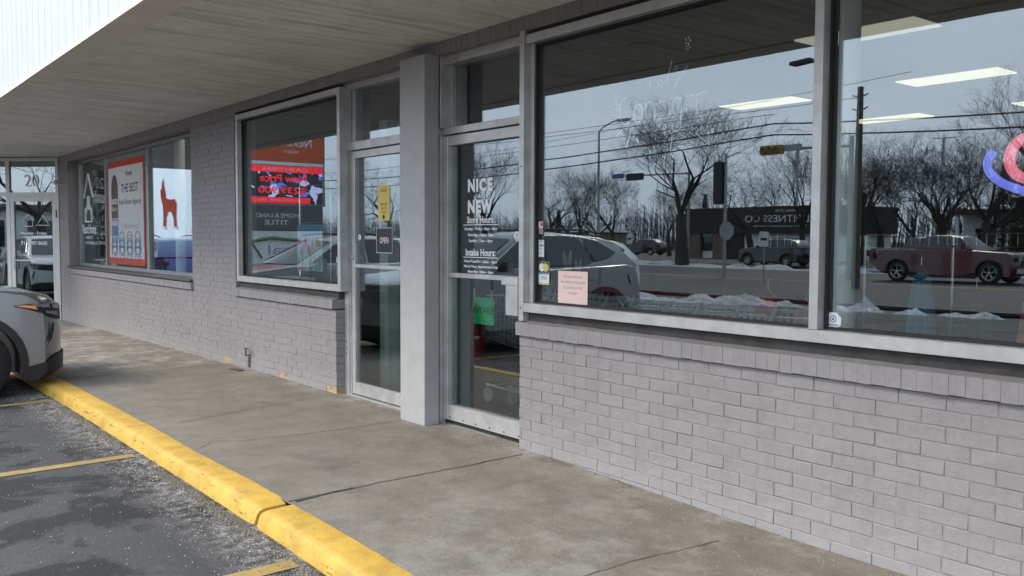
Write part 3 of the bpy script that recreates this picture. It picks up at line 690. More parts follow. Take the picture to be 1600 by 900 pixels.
# angled corner unit with the number 20
CU = Vector((-0.70711, -0.70711, 0)); CN = Vector((0.70711, -0.70711, 0)); CO = Vector((-17.45, 0.0, 0))
def cpt(t, d, z): return CO + CU * t + CN * d + Vector((0, 0, z))
def cb(mb, t0, t1, d0, d1, z0, z1): return mb.obox(cpt((t0 + t1) / 2, (d0 + d1) / 2, (z0 + z1) / 2), abs(t1 - t0) / 2, abs(d1 - d0) / 2, abs(z1 - z0) / 2, CU, CN, (0, 0, 1))
K = empty('corner_storefront', CO, parent=B)
f = MB(); zb = -0.14
cb(f, 0.0, 0.055, -0.05, 0.02, zb, 2.76); cb(f, 0.93, 1.0, -0.05, 0.02, zb, 2.76); cb(f, 2.13, 2.2, -0.05, 0.02, zb, 2.76)
for a, b in ((0.055, 0.93), (1.0, 2.13)): cb(f, a, b, -0.048, 0.018, 2.70, 2.76); cb(f, a, b, -0.048, 0.018, 2.075, 2.15)
for a, b in ((1.0, 2.13),): cb(f, a, b, -0.048, 0.018, 0.33, 0.40); cb(f, a, b, -0.04, 0.012, zb, 0.33)
f.build('storefront_frame', M['whitef'], K)
f = MB(); cb(f, 0.058, 0.13, -0.03, 0.014, -0.08, 2.072); cb(f, 0.855, 0.927, -0.03, 0.014, -0.08, 2.072); cb(f, 0.13, 0.855, -0.03, 0.012, 1.99, 2.072); cb(f, 0.13, 0.855, -0.03, 0.012, -0.08, 0.10); cb(f, 0.13, 0.855, -0.028, 0.01, 0.93, 0.955)
f.build('door_leaf', M['whitef'], K)
f = MB(); f.tube([cpt(.85, .015, 1.0), cpt(.85, .06, 1.0), cpt(.85, .06, .78), cpt(.85, .015, .78)], 0.01, 8); f.build('door_handle', M['whitef'], K)
for hz in (1.70, 0.02): f = MB(); cb(f, 0.035, 0.052, .021, .035, hz, hz + .14); f.build('door_hinge', M['alu_dark'], K)
f = MB(); cb(f, .131, .854, -.016, -.010, .101, .929); cb(f, .131, .854, -.016, -.010, .956, 1.989); f.build('door_glass', M['glass_corner'], K)
f = MB(); cb(f, .056, .929, -.016, -.010, 2.151, 2.699)
for a, b in ((1.0, 2.13),): cb(f, a + .001, b - .001, -.016, -.010, 2.151, 2.699); cb(f, a + .001, b - .001, -.016, -.010, .401, 2.074)
f.build('pane', M['glass_corner'], K)
CR = -CU
text('lettering', '20', M['vinyl'], cpt(0.52, .002, 2.36), CR, 0.27, 0.21, K, bold=0.0)
text('lettering', 'Monday - Friday', M['vinyl'], cpt(0.5, -.006, 1.42), CR, 0.50, 0.07, K, bold=0.02)
text('lettering', '9am - 5pm', M['vinyl'], cpt(0.5, -.006, 1.34), CR, 0.26, 0.045, K)
text('lettering', '715-997-9600', M['vinyl'], cpt(0.5, -.006, 1.25), CR, 0.50, 0.07, K, bold=0.02)
f = MB()
for (a, b, c, d) in ((.70, 1.66, .60, 1.76), (.60, 1.76, .50, 1.66), (.68, 1.55, .68, 1.67), (.52, 1.55, .52, 1.67), (.68, 1.55, .52, 1.55), (.42, 1.60, .32, 1.74), (.32, 1.74, .22, 1.60), (.46, 1.57, .20, 1.57)):
    f.tube([cpt(a, -.006, b), cpt(c, -.006, d)], 0.006, 4)
f.build('emblem', M['vinyl'], K)
e2 = MB(); e2.box(-24, -19.0, -1.54, -1.40, -.3, 3.9); e2.build('end_wall', M['mortar'], B)

# ================================================================== OBJECTS
# recessed soffit lights and the little camera
for i, (x, y) in enumerate(((-8.03, -1.06), (-11.86, -1.04), (-13.86, -1.0), (-15.79, -0.99), (-4.6, -1.06), (-2.0, -1.06))):
    lb = ('round soffit light nearest the camera in view, above the right of the walk', 'second round soffit light, above the middle of the far walk', 'third round soffit light, small and far along the canopy',
          'farthest round soffit light, near the corner unit', 'round soffit light outside the doors, seen only in reflection', 'round soffit light outside the big window, seen only in reflection')[i]
    T_ = empty('soffit_light', (x, y, 2.78)); tag(T_, lb, 'ceiling light', 'round lights set in the canopy soffit')
    MB().lathe((x, y, 2.785), (0, 0, -1), [(0, .105), (.012, .105), (.018, .095), (.018, .078), (.010, .074)], 28).build('trim_ring', M['soffit'], T_, smooth=True)
    MB().lathe((x, y, 2.782), (0, 0, -1), [(0, .074), (.012, .074), (.016, .05), (.017, .01)], 24).build('lens', M['intwhite'], T_, smooth=True)
T_ = empty('security_camera', (-17.1, -0.02, 2.3)); tag(T_, 'small white security camera high on the brick beside the corner door', 'camera')
MB().tube([(-17.1, 0.0, 2.27), (-17.1, -0.06, 2.27), (-17.12, -0.09, 2.30)], .014, 8).build('bracket', M['whitef'], T_)
MB().lathe((-17.16, -0.05, 2.33), (0.5, -0.8, -0.3), [(0, .028), (.01, .034), (.10, .036), (.12, .028)], 14).build('housing', M['whitef'], T_, smooth=True)

# wall stub and loose plate by the brick
T_ = empty('pipe_stub', (-8.93, -0.02, 0.1)); tag(T_, 'short rusty pipe stub with a tap sticking out of the grey brick', 'pipe')
MB().tube([(-8.93, 0.01, 0.15), (-8.93, -0.05, 0.15), (-8.93, -0.05, 0.22)], .010, 8).build('pipe', M['alu_dark'], T_)
f = MB(); f.tube([(-8.98, -0.05, 0.225), (-8.88, -0.05, 0.225)], .007, 6); f.build('valve', M['alu_dark'], T_); MB().box(-8.97, -8.93, -0.012, -0.0, 0.02, 0.13).build('cover_plate', M['alu_dark'], T_)
tag(MB().obox((-8.98, -0.13, zwalk(-8.98, -.13) + .008), 0.10, 0.03, 0.006, (1, 0.1, 0), (-.1, 1, 0), (0, 0, 1)).build('metal_plate', M['alu_dark']), 'dark loose metal scrap lying on the walk below the pipe stub', 'metal scrap')

# signs, stickers and papers on the glass
GY = 0.0760; GI = 0.0850
def sheet(name, x0, x1, z0, z1, y, m, label, cat, th=0.0012, group=None):
    T_ = empty(name, ((x0 + x1) / 2, y, z0)); tag(T_, label, cat, group); 
    if name == 'award_poster':
        f = MB(); frame_rect(f, x0, x1, z0, z1, y - .004, y, .05, .095, .09); f.build('border', m, T_)
    else: MB().box(x0, x1, y - th, y, z0, z1).build('sheet', m, T_)
    return T_
T_ = sheet('sale_notice', -6.50, -6.316, 1.511, 1.797, 0.119, M['yelpaper'], 'yellow SALE notice taped to the left glass door', 'notice')
ftext('lettering', 'SALE', M['ink'], -6.46, -6.36, 1.745, 1.772, .1172, T_)
for i, tx in enumerate(('50% OFF', 'YELLOW', 'TAGS')): ftext('lettering', tx, M['ink'], -6.465 + .01 * i, -6.35 - .01 * i, 1.635 - .033 * i, 1.655 - .033 * i, .1172, T_)
MB().lathe((-6.41, .1176, 1.54), (0, -1, 0), [(0, .018), (.0006, .018)], 16).build('stamp', M['ink'], T_)
T_ = sheet('open_sign', -6.535, -6.268, 1.240, 1.458, 0.119, M['black'], 'black OPEN sign with white border on the left glass door', 'sign')
f = MB(); frame_rect(f, -6.530, -6.273, 1.245, 1.453, 0.1170, 0.1175, .004); f.build('border', M['vinyl'], T_)
ftext('lettering', 'OPEN', M['vinyl'], -6.475, -6.335, 1.325, 1.375, .1170, T_, .01)
T_ = sheet('intake_sign', -5.415, -5.155, 0.735, 0.935, 0.30, M['green'], 'green INTAKE card hanging inside the right glass door', 'sign')
ftext('lettering', 'INTAKE', M['ink'], -5.41, -5.16, 0.815, 0.865, .2985, T_, .02)
f = MB(); f.tube([(-5.40, .3, .93), (-5.40, .3, 1.0)], .007, 6); f.tube([(-5.18, .3, .93), (-5.18, .3, .99)], .007, 6); f.build('hook', M['intwhite'], T_)
tag(T_, 'green INTAKE card hanging inside the right glass door')
def octa(cx_, cz_, w_, y, m): 
    p = []
    for k in range(8): a = math.pi / 8 + k * math.pi / 4; p.append((cx_ + w_ * math.cos(a), cz_ + w_ * math.sin(a)))
    return MB().plate(p, lambda a, b, d: (a, y - d, b), .001)
for (x, z, y, wd, lb) in ((-6.815, 1.373, .119, .028, 'small octagonal alarm sticker on the left edge of the left glass door'), (-4.655, 1.385, .109, .034, 'octagonal alarm sticker on the right edge of the right glass door'), (-2.292, 0.998, GY, .042, 'octagonal alarm sticker at the foot of the window right of the white mullion')):
    T_ = empty('alarm_sticker', (x, y, z)); tag(T_, lb, 'sticker'); octa(x, z, wd, y, None).build('sheet', M['paper'], T_)
    octa(x, z, wd * .93, y - .001, None).build('face', M['vinyl'], T_)
    f = MB()
    for k in range(20):
        a, b = k * math.pi / 10, (k + 1) * math.pi / 10; r0, r1 = wd * .30, wd * .40
        f.add([(x + r0 * math.cos(a), y - .0024, z + .2 * wd + r0 * math.sin(a)), (x + r1 * math.cos(a), y - .0024, z + .2 * wd + r1 * math.sin(a)), (x + r1 * math.cos(b), y - .0024, z + .2 * wd + r1 * math.sin(b)), (x + r0 * math.cos(b), y - .0024, z + .2 * wd + r0 * math.sin(b))], [(0, 1, 2, 3)])
    f.box(x - wd * .6, x + wd * .6, y - .0026, y - .002, z - .52 * wd, z - .40 * wd); f.box(x - wd * .12, x + wd * .12, y - .0026, y - .002, z + .05 * wd, z + .35 * wd)
    f.box(x - wd * .5, x + wd * .5, y - .0026, y - .002, z - .75 * wd, z - .66 * wd)
    f.build('emblem', M['bluegrey'], T_)
    if wd > .04: MB().box(x - .03, x + .03, y - .001, y, z - .058, z - .043).build('tab', M['bluegrey'], T_)
T_ = sheet('card_sticker', -4.398, -4.352, 1.398, 1.478, GY, M['greyink'], 'narrow sticker with a red corner, topmost at the left edge of the big window', 'sticker')
MB().box(-4.397, -4.353, GY - .0016, GY - .0012, 1.438, 1.477).build('white_field', M['vinyl'], T_); MB().box(-4.375, -4.355, GY - .002, GY - .0016, 1.448, 1.472).build('red_field', plain('red_print', (.6, .04, .08), .5, var=0), T_)
T_ = sheet('permit_card', -4.455 + .04, -4.341, 1.253, 1.361, GY, M['paper'], 'white permit card with blue print below the red-cornered sticker', 'card')
ftext('lettering', 'CA', M['bluegrey'], -4.408, -4.388, 1.318, 1.334, GY - .0015, T_, .02); MB().box(-4.383, -4.348, GY - .0015, GY - .0012, 1.321, 1.331).build('lettering', M['bluegrey'], T_)
f = MB(); [f.box(-4.405, -4.355, GY - .0015, GY - .0012, z, z + .003) for z in (1.35, 1.305, 1.295, 1.28, 1.268)]; f.build('print', M['greyink'], T_)
T_ = sheet('payment_sticker', -4.392, -4.289, 1.077, 1.222, GY, M['paper'], 'payment card sticker with white and gold discs over VISA', 'sticker')
MB().box(-4.390, -4.291, GY - .0016, GY - .0012, 1.152, 1.220).build('field', M['ink'], T_)
MB().lathe((-4.360, GY - .0016, 1.186), (0, -1, 0), [(0, .027), (.0004, .027)], 24).build('disc', M['vinyl'], T_)
MB().lathe((-4.322, GY - .0020, 1.186), (0, -1, 0), [(0, .027), (.0004, .027)], 24).build('disc', M['yelpaper'], T_)
ftext('lettering', 'VISA', M['bluegrey'], -4.372, -4.310, 1.108, 1.132, GY - .0015, T_, .01)
MB().box(-4.39, -4.291, GY - .0015, GY - .0012, 1.079, 1.089).build('band', plain('lime_print', (.6, .6, .1), .6, var=0), T_)
MB().box(-4.39, -4.291, GY - .0015, GY - .0012, 1.142, 1.150).build('band', M['bluegrey'], T_)
T_ = sheet('store_notice', -4.203, -3.935, 0.964, 1.170, GY, M['pink'], 'pink handwritten notice about bags on the big window', 'notice')
for i, (tx, a, b) in enumerate((('NO BACKPACKS', -4.155, -3.985), ('OR LARGE TOTE BAGS', -4.18, -3.955), ('ALLOWED IN THE', -4.155, -3.98), ('STORE!', -4.11, -4.03))):
    ftext('lettering', tx, M['greyink'], a, b, 1.128 - .034 * i, 1.143 - .034 * i, GY - .0015, T_, .02)
# poster, animal cut-out in the far window
T_ = sheet('award_poster', -15.02, -13.13, 0.955, 2.515, 0.1965, M['torange'], 'tall orange-bordered award poster reading Voted THE BEST in the far window', 'poster')
py = .1945
MB().box(-14.97, -13.18, py, py + .0003, 1.05, 2.425).build('panel', M['tpaper'], T_)
ftext('lettering', 'Voted', M['ink'], -14.05, -13.72, 2.27, 2.35, py - .001, T_, .02)
ftext('lettering', 'THE BEST', M['ink'], -14.28, -13.42, 2.03, 2.16, py - .001, T_, .01)
ftext('lettering', 'Real Estate Agency', M['ink'], -14.40, -13.28, 1.83, 1.93, py - .001, T_, .01)
ftext('lettering', '[ NextHome )', M['greyink'], -14.28, -13.36, 1.46, 1.58, py - .001, T_, -.01)
MB().box(-13.95, -13.7, py - .001, py - .0005, 1.38, 1.39).build('print', M['greyink'], T_)
pa = [(-14.82, 1.65)] + [(-14.64 - .18 * math.cos(a), 2.08 + .24 * math.sin(a)) for a in [k * math.pi / 10 for k in range(11)]] + [(-14.46, 1.65)]
MB().plate(pa, lambda a, b, d: (a, py - .0005 - d, b), .0006).build('arch_badge', plain('brown_print', (.12, .09, .08), .7, var=.2, scale=8), T_)
MB().box(-14.82, -14.46, py - .0012, py - .0005, 1.38, 1.64).build('arch_badge', M['bluegrey'], T_); MB().box(-14.82, -14.46, py - .0012, py - .0005, 1.27, 1.37).build('arch_badge', plain('pale_blue_print', (.35, .45, .6), .7, var=0), T_)
ftext('lettering', '2023', M['vinyl'], -14.80, -14.48, 1.87, 1.95, py - .002, T_, .03); ftext('lettering', 'Best of', M['vinyl'], -14.79, -14.49, 1.77, 1.83, py - .002, T_); ftext('lettering', 'READERS', M['vinyl'], -14.80, -14.48, 1.54, 1.62, py - .002, T_, .02)
for k in range(4):
    cx_ = -14.68 + .40 * k; f = MB()
    for (rx, rz, cz) in ((.14, .17, 1.36), (.15, .17, 1.26), (.10, .12, 1.28)):
        f.tube([(cx_ + rx * math.cos(a), py - .001, cz - .08 + rz * math.sin(a)) for a in [j * math.pi / 12 for j in range(25)]], .007, 4, False)
    f.box(cx_ - .15, cx_ + .15, py - .002, py - .0008, 1.20, 1.235); f.build('round_badge', M['bluegrey'], T_)
an = [(-12.33, 1.52), (-12.31, 1.62), (-12.33, 1.78), (-12.41, 1.90), (-12.42, 1.99), (-12.36, 2.02), (-12.34, 2.14), (-12.315, 2.03), (-12.285, 2.16), (-12.27, 2.03), (-12.23, 1.97), (-12.20, 1.88), (-12.05, 1.86), (-11.86, 1.86), (-11.78, 1.80), (-11.80, 1.62), (-11.78, 1.50), (-11.88, 1.50), (-11.90, 1.62), (-11.99, 1.70), (-12.12, 1.70), (-12.20, 1.62), (-12.22, 1.50)]
T_ = empty('animal_cutout', (-12.1, .23, 1.5)); tag(T_, 'orange-red standing animal cut-out with tall ears in the far window', 'cut-out')
MB().plate(an, lambda a, b, d: (a, .1965 - d, b), .002).build('cutout', M['torange'], T_)
f = MB(); f.box(-12.35, -12.20, .193, .1965, 1.47, 1.50); f.build('foot', M['vinyl'], T_); f = MB(); f.box(-11.90, -11.76, .193, .1965, 1.47, 1.50); f.build('foot', M['vinyl'], T_)
# Consign drawn in white marker
T_ = empty('marker_lettering', (-3.4, GY, 2.1)); tag(T_, 'faint handwritten word Consign with starburst strokes in white marker on the big window', 'window lettering')
def arc(cx_, cz_, rx, rz, a0, a1, n=12): return [(cx_ + rx * math.cos(R(a0 + (a1 - a0) * i / n)), cz_ + rz * math.sin(R(a0 + (a1 - a0) * i / n))) for i in range(n + 1)]
bz = 2.03
strokes = [arc(-3.64, bz + .07, .05, .075, 50, 310), arc(-3.545, bz + .045, .032, .05, 0, 360), [(-3.49, bz), (-3.49, bz + .10)], arc(-3.455, bz + .06, .035, .04, 180, 0) + [(-3.42, bz)],
           arc(-3.365, bz + .075, .024, .022, 40, 260, 8) + arc(-3.365, bz + .025, .024, .026, 80, -140, 8), [(-3.315, bz), (-3.315, bz + .085)], [(-3.316, bz + .12), (-3.312, bz + .128)],
           arc(-3.262, bz + .055, .030, .045, 0, 360), [(-3.232, bz + .1), (-3.232, bz - .05)] + arc(-3.262, bz - .05, .030, .03, 0, -150, 8), [(-3.19, bz), (-3.19, bz + .10)], arc(-3.155, bz + .06, .033, .04, 180, 0) + [(-3.12, bz)]]
rays = [[(-3.34, 2.21), (-3.30, 2.33)], [(-3.28, 2.19), (-3.19, 2.29)], [(-3.16, 2.12), (-3.07, 2.14)], [(-3.76, 2.09), (-3.70, 2.08)], [(-3.72, 1.96), (-3.66, 2.0)], [(-3.63, 1.90), (-3.60, 1.99)], [(-3.13, 1.93), (-3.06, 1.88)], [(-3.45, 2.2), (-3.46, 2.24)], [(-3.30, 1.86), (-3.29, 1.93)]]
for s_, r_ in [(s_, .005) for s_ in strokes] + [(s_, .0034) for s_ in rays]:
    f = MB(); n = len(s_)
    for (a, b) in zip(s_, s_[1:]):
        d = Vector((b[0] - a[0], 0, b[1] - a[1])); L_ = d.length
        if L_ < 1e-6: continue
        d.normalize(); p = Vector((-d.z, 0, d.x)) * r_; A_ = Vector((a[0], GI, a[1])); Bb = Vector((b[0], GI, b[1])) + d * .002
        f.add([A_ + p, A_ - p, Bb - p, Bb + p, A_ + p + Vector((0, -.0004, 0)), A_ - p + Vector((0, -.0004, 0)), Bb - p + Vector((0, -.0004, 0)), Bb + p + Vector((0, -.0004, 0))], [(0, 1, 2, 3), (4, 7, 6, 5), (0, 4, 5, 1), (1, 5, 6, 2), (2, 6, 7, 3), (3, 7, 4, 0)])
    f.build('stroke', M['fadedvinyl'], T_)
def flower(cx_, cz_, r):
    f = MB()
    for k in range(5):
        a = k * 1.2566; f.lathe((cx_ + r * math.cos(a), GI, cz_ + r * math.sin(a)), (0, -1, 0), [(0, r * .42), (.0006, r * .42)], 8)
    return f
for (x, z, r) in ((-3.19, 2.42, .016), (-3.19, 2.385, .012), (-3.72, 2.19, .014), (-3.72, 2.155, .01), (-3.70, 2.125, .013), (-3.38, 2.22, .016), (-3.27, 2.29, .01)): flower(x, z, r).build('flower', M['fadedvinyl'], T_)
M['decal'] = plain('pale_decal', (.17, .18, .185), .8, var=.2, scale=30)
# painted rabbits low on the big window
for i, (x, z, s_) in enumerate(((-4.13, 1.18, .11), (-4.03, 1.16, .08), (-4.30, 1.03, .08))):
    f = MB(); fnp = lambda a, b, d: (a, GI - d, b)
    for (ox, oz, rx, rz, tl) in ((-.22, .55, .16, .5, .25), (.22, .6, .16, .5, -.25), (0, 0, .38, .34, 0)):
        f.plate([(x + s_ * (ox + rx * math.cos(a) + tl * .5 * rz * math.sin(a) * -1), z + s_ * (oz + rz * math.sin(a))) for a in [k * math.pi / 8 for k in range(16)]], fnp, .0004)
    o = f.build('rabbit_decal', M['decal'])
    tag(o, ('large pale painted rabbit low on the big window, above the pink notice', 'smaller pale painted rabbit beside the large one', 'pale painted rabbit low at the left edge of the big window')[i], 'decal')

# OPEN neon-style sign at the right edge
T_ = empty('neon_sign', (-1.5, .25, 1.6)); tag(T_, 'blue and pink light-up OPEN sign inside the window at the right edge', 'sign')
M['neonb'] = plain('blue_tube', (.20, .24, .95), .4, var=0, emit=.75); M['neonp'] = plain('pink_tube', (.95, .20, .28), .4, var=0, emit=.75)
def tube_arc(cx_, cz_, rx, rz, a0, a1, w_, y, m, nm):
    pts = arc(cx_, cz_, rx, rz, a0, a1, 30); f = MB(); f.tube([(a, y, b) for a, b in pts], w_, 10); return f.build(nm, m, T_, smooth=True)
tube_arc(-1.30, 1.685, .395, .15, 160, 380, .017, .22, M['neonb'], 'blue_ring')
tube_arc(-1.52, 1.70, .085, .085, 0, 360, .021, .21, M['neonp'], 'letter'); 
f = MB(); f.tube([(-1.37, .21, 1.61), (-1.37, .21, 1.79), (-1.31, .21, 1.79), (-1.29, .21, 1.75), (-1.31, .21, 1.71), (-1.37, .21, 1.71)], .018, 8); f.build('letter', M['neonp'], T_, smooth=True)
f = MB(); f.tube([(-1.13, .21, 1.79), (-1.22, .21, 1.79), (-1.22, .21, 1.61), (-1.13, .21, 1.61)], .018, 8); f.tube([(-1.22, .21, 1.70), (-1.15, .21, 1.70)], .018, 8); f.build('letter', M['neonp'], T_, smooth=True)
f = MB(); f.tube([(-1.08, .21, 1.61), (-1.08, .21, 1.79), (-1.0, .21, 1.61), (-1.0, .21, 1.79)], .016, 8); f.build('letter', M['neonp'], T_, smooth=True)
f = MB(); f.plate([(-1.30 + .42 * math.cos(k * math.pi / 16), 1.685 + .185 * math.sin(k * math.pi / 16)) for k in range(32)], lambda a, b, d: (a, .235 + d, b), .01); f.build('backing', M['black'], T_)

# ---------------- inside the shop
for i, (x, y) in enumerate(((-7.75, 7.05), (-5.1, 7.05), (-7.45, 9.9), (-4.95, 9.9), (-4.55, 4.15), (-1.6, 4.15), (-2.4, 7.05), (-2.4, 9.9), (-14.1, 1.3), (-11.6, 1.3), (-16.3, 1.3))):  # last three: unseen office panels added to brighten the poster and far window
    T_ = empty('ceiling_light', (x, y, 3.3)); lbs = ('lit ceiling panel behind the left half of the big window', 'lit ceiling panel high in the right-hand window pane, brightest one', 'lower lit ceiling panel just right of the white column', 'ceiling panel at the right edge of the picture', 'lit ceiling panel cut by the canopy reflection at the top of the right-hand pane')
    tag(T_, lbs[i] if i < 5 else ('ceiling panel above the right edge of the shop', 'ceiling panel deep in the shop beyond the right edge', 'rearmost ceiling panel beyond the right edge', 'added unseen office ceiling panel lighting the award poster from behind', 'added unseen office ceiling panel lighting the animal cut-out from behind', 'added unseen office ceiling panel brightening the pane with the house emblem')[i - 5], 'ceiling light', 'fluorescent ceiling panels')
    f = MB(); f.box(x - .61, x + .61, y - .27, y + .27, 3.285, 3.2995); f.build('frame', M['alu_dark'], T_)
    f = MB(); f.box(x - .59, x + .59, y - .25, y + .25, 3.272, 3.2845); f.build('diffuser', M['fluor_dim' if i == 4 else 'fluor' if x > -9 else 'fluor_added'], T_)
T_ = MB().lathe((-2.50, .50, -.02), (0, 0, 1), [(0, .09), (.02, .09), (.021, .052), (3.3, .052)], 24).build('support_column', M['vinyl'], smooth=True); tag(T_, 'round white steel column standing inside the right-hand window', 'column')
T_ = MB().box(-6.08, -5.785, .42, .54, -.02, 1.05).build('partition', M['intwhite']); tag(T_, 'low white partition end just inside the right glass door', 'partition')
T_ = MB().box(-7.0, -6.86, .42, .54, -.02, 2.4).build('partition', M['intwhite']); tag(T_, 'white partition post just inside the left glass door', 'partition')
T_ = empty('fire_extinguisher', (-6.05, .8, .35)); tag(T_, 'red fire extinguisher standing inside the right glass door', 'extinguisher')
MB().lathe((-6.05, .8, .33), (0, 0, 1), [(0, .07), (.01, .085), (.38, .085), (.45, .055), (.47, .025), (.50, .025)], 20).build('cylinder', M['red'], T_, smooth=True)
f = MB(); f.tube([(-6.05, .8, .83), (-6.05, .8, .88), (-5.95, .8, .90)], .014, 8); f.tube([(-6.05, .8, .85), (-5.93, .8, .82), (-5.92, .8, .55)], .01, 8); f.build('hose', M['black'], T_)
# shopping carts, one inside another
def make_cart():
    r = empty('shopping_cart', (0, 0, 0))
    f = MB(); L0, L1 = -.42, .42
    def P(u, v, w_): # u along, v across, w up: basket tapering to the front
        tw = .21 + .06 * (1 - u); return ((-.42 + .86 * u), (-tw + 2 * tw * v), .46 + .09 * u + (.48 - .12 * u) * w_)
    for i in range(17):
        u = i / 16; f.tube([P(u, 0, 1), P(u, 0, 0), P(u, 1, 0), P(u, 1, 1)], .0028, 4)
    for j in range(6):
        w_ = j / 5
        f.tube([P(0, 0, w_), P(1, 0, w_), P(1, 1, w_), P(0, 1, w_)], .003 if j < 5 else .006, 4)
    for i in range(9):
        f.tube([P(0, i / 8, 0), P(1, i / 8, 0), P(1, i / 8, 1)], .0028, 4); f.tube([P(0, i / 8, 0), P(0, i / 8, 1)], .0028, 4)
    f.build('basket', M['cartwire'], r)
    f = MB()
    for s_ in (-1, 1):
        f.tube([(-.50, .27 * s_, 1.0), (-.44, .26 * s_, .9), (-.36, .25 * s_, .50), (-.20, .24 * s_, .42), (-.16, .24 * s_, .30), (-.30, .25 * s_, .16), (-.34, .25 * s_, .13)], .012, 8)
        f.tube([(-.40, .25 * s_, .13), (.46, .19 * s_, .15)], .012, 8)
    for i in range(7): f.tube([(-.3 + .12 * i, -.24 + .006 * i, .14), (-.3 + .12 * i, .24 - .006 * i, .14)], .006, 5)
    f.build('chassis', M['cartwire'], r, smooth=True)
    MB().tube([(-.50, -.28, 1.0), (-.50, .28, 1.0)], .017, 10).build('handle', M['red'], r)
    for (x, y) in ((-.36, .25), (-.36, -.25), (.42, .19), (.42, -.19)):
        w_ = MB().lathe((x, y - .014, .062), (0, 1, 0), [(0, .045), (.003, .06), (.025, .06), (.028, .045)], 18).build('wheel', M['greyink'], r, smooth=True)
        MB().box(x - .012, x + .012, y - .02, y + .02, .07, .135).build('caster_fork', M['steel'], w_)
    return r
cart = make_cart()
cl = ('cart just behind the right glass door, wheels in view', 'second cart of the nested row, near the door edge', 'third cart of the nested row, behind the pink notice', 'fourth cart of the nested row', 'fifth cart of the nested row, under the car reflection', 'sixth cart of the nested row', 'seventh cart of the nested row', 'eighth cart of the nested row', 'last cart of the nested row, near the red garments')
for i in range(9):
    c_ = cart if i == 0 else copy_tree(cart)
    c_.location = (-5.62 + .285 * i, 1.12 + .01 * (i % 2), -.02); c_.rotation_euler = (0, 0, math.pi + R(1.5 * (-1) ** i)); tag(c_, 'wire shopping ' + cl[i], 'cart', 'nested shopping carts inside the window')
# chrome racks with garments
M['cred'] = plain('red_fabric', (.5, .05, .05), .9, scale=12, bmp=.4); M['cblue'] = plain('blue_fabric', (.12, .34, .48), .9, scale=12, bmp=.4); M['cpink'] = plain('salmon_fabric', (.75, .42, .34), .9, scale=12, bmp=.4)
M['cgrey'] = plain('grey_fabric', (.42, .42, .42), .9, scale=12, bmp=.4); M['cblack'] = plain('black_fabric', (.02, .02, .022), .9, scale=12, bmp=.4)
def rack(x0, x1, y, ztop, label, rungs=True):
    T_ = empty('display_rack', ((x0 + x1) / 2, y, 0)); tag(T_, label, 'rack'); f = MB()
    for z in (ztop, ztop - .075): f.tube([(x0, y, z), (x1, y, z)], .006, 6); f.tube([(x0, y + .4, z), (x1, y + .4, z)], .006, 6)
    for e in (x0, x1): f.tube([(e, y, ztop), (e, y + .4, ztop)], .006, 6); f.tube([(e, y, ztop - .075), (e, y + .4, ztop - .075)], .006, 6)
    n = int((x1 - x0) / .05)
    for i in range(n + 1): x_ = x0 + (x1 - x0) * i / n; f.tube([(x_, y, ztop), (x_, y, ztop - .075)], .003, 5)
    f.build('rail', M['chrome'], T_)
    for (a, b) in ((x0 + .2, y + .2), (x1 - .02, y)):
        MB().tube([(a, b, 0), (a, b, ztop)], .012, 8).build('leg', M['chrome'], T_)
    MB().tube([(x0 + .2, y, ztop - .42), (x1, y, ztop - .42)], .007, 6).build('arm', M['chrome'], T_)
    return T_
rack(-3.44, -2.77, 1.2, 1.395, 'chrome rack with ladder rail left of the white column')
rack(-2.65, -1.5, 1.35, 1.41, 'long chrome rack with ladder rail right of the white column')
rack(-1.45, -.3, 1.5, 1.56, 'chrome rack at the right edge behind the glass')
def garment(x, y, zt, wd, ln, m, label, seed=0):
    T_ = empty('garment', (x, y, zt)); tag(T_, label, 'garment', 'garments hanging inside the window')
    for sgn in (-1,):
        mb = MB()
        def fn(u, v, o=0):
            hw = wd * (.55 + .45 * min(1, v * 3)) if v < .33 else wd * (1 + .05 * v)
            return (x + (u - .5) * hw, y + .03 * math.sin(u * 17 + seed) * (.3 + v) + o, zt - .04 - ln * v - (abs(u - .5) ** 2) * .12 * (1 - v))
        mb.grid(fn, 16, 10); mb.grid(lambda u, v: fn(u, v, .05), 16, 10); mb.build('cloth', m, T_, smooth=True)
    f = MB(); f.tube([(x - wd * .3, y + .02, zt - .05), (x, y + .02, zt), (x + wd * .3, y + .02, zt - .05)], .005, 5); f.tube([(x, y + .02, zt), (x, y + .02, zt + .05), (x + .015, y + .02, zt + .07)], .003, 5); f.build('hanger', M['chrome'], T_)
for i, (x, y, zt, wd, ln, m, lb) in enumerate(((-3.36, 1.05, 1.06, .22, .5, 'cred', 'dark red garment with fringe, left of the white mullion'), (-3.12, 1.1, 1.0, .24, .45, 'cpink', 'salmon garment low beside the dark red one'), (-2.86, 1.3, 1.0, .12, .5, 'cblack', 'black garment beside the white column'),
        (-2.62, 1.5, 1.22, .14, .7, 'cblue', 'teal blue garment right of the white column'), (-2.3, 1.5, 1.1, .16, .7, 'cblack', 'black garment right of the teal one'), (-2.05, 1.6, 1.1, .12, .7, 'cpink', 'narrow salmon scarf-like garment in the middle of the right-hand pane'), (-1.85, 1.6, 1.1, .2, .7, 'cgrey', 'grey garment in the right-hand pane'),
        (-1.6, 1.6, 1.15, .12, .75, 'cpink', 'pale salmon garment toward the right edge'), (-1.35, 1.7, 1.15, .16, .75, 'cgrey', 'grey garment nearest the right edge'), (-1.1, 1.7, 1.15, .16, .75, 'cblack', 'black garment at the right edge'))):
    garment(x, y, zt, wd, ln, M[m], lb, i)
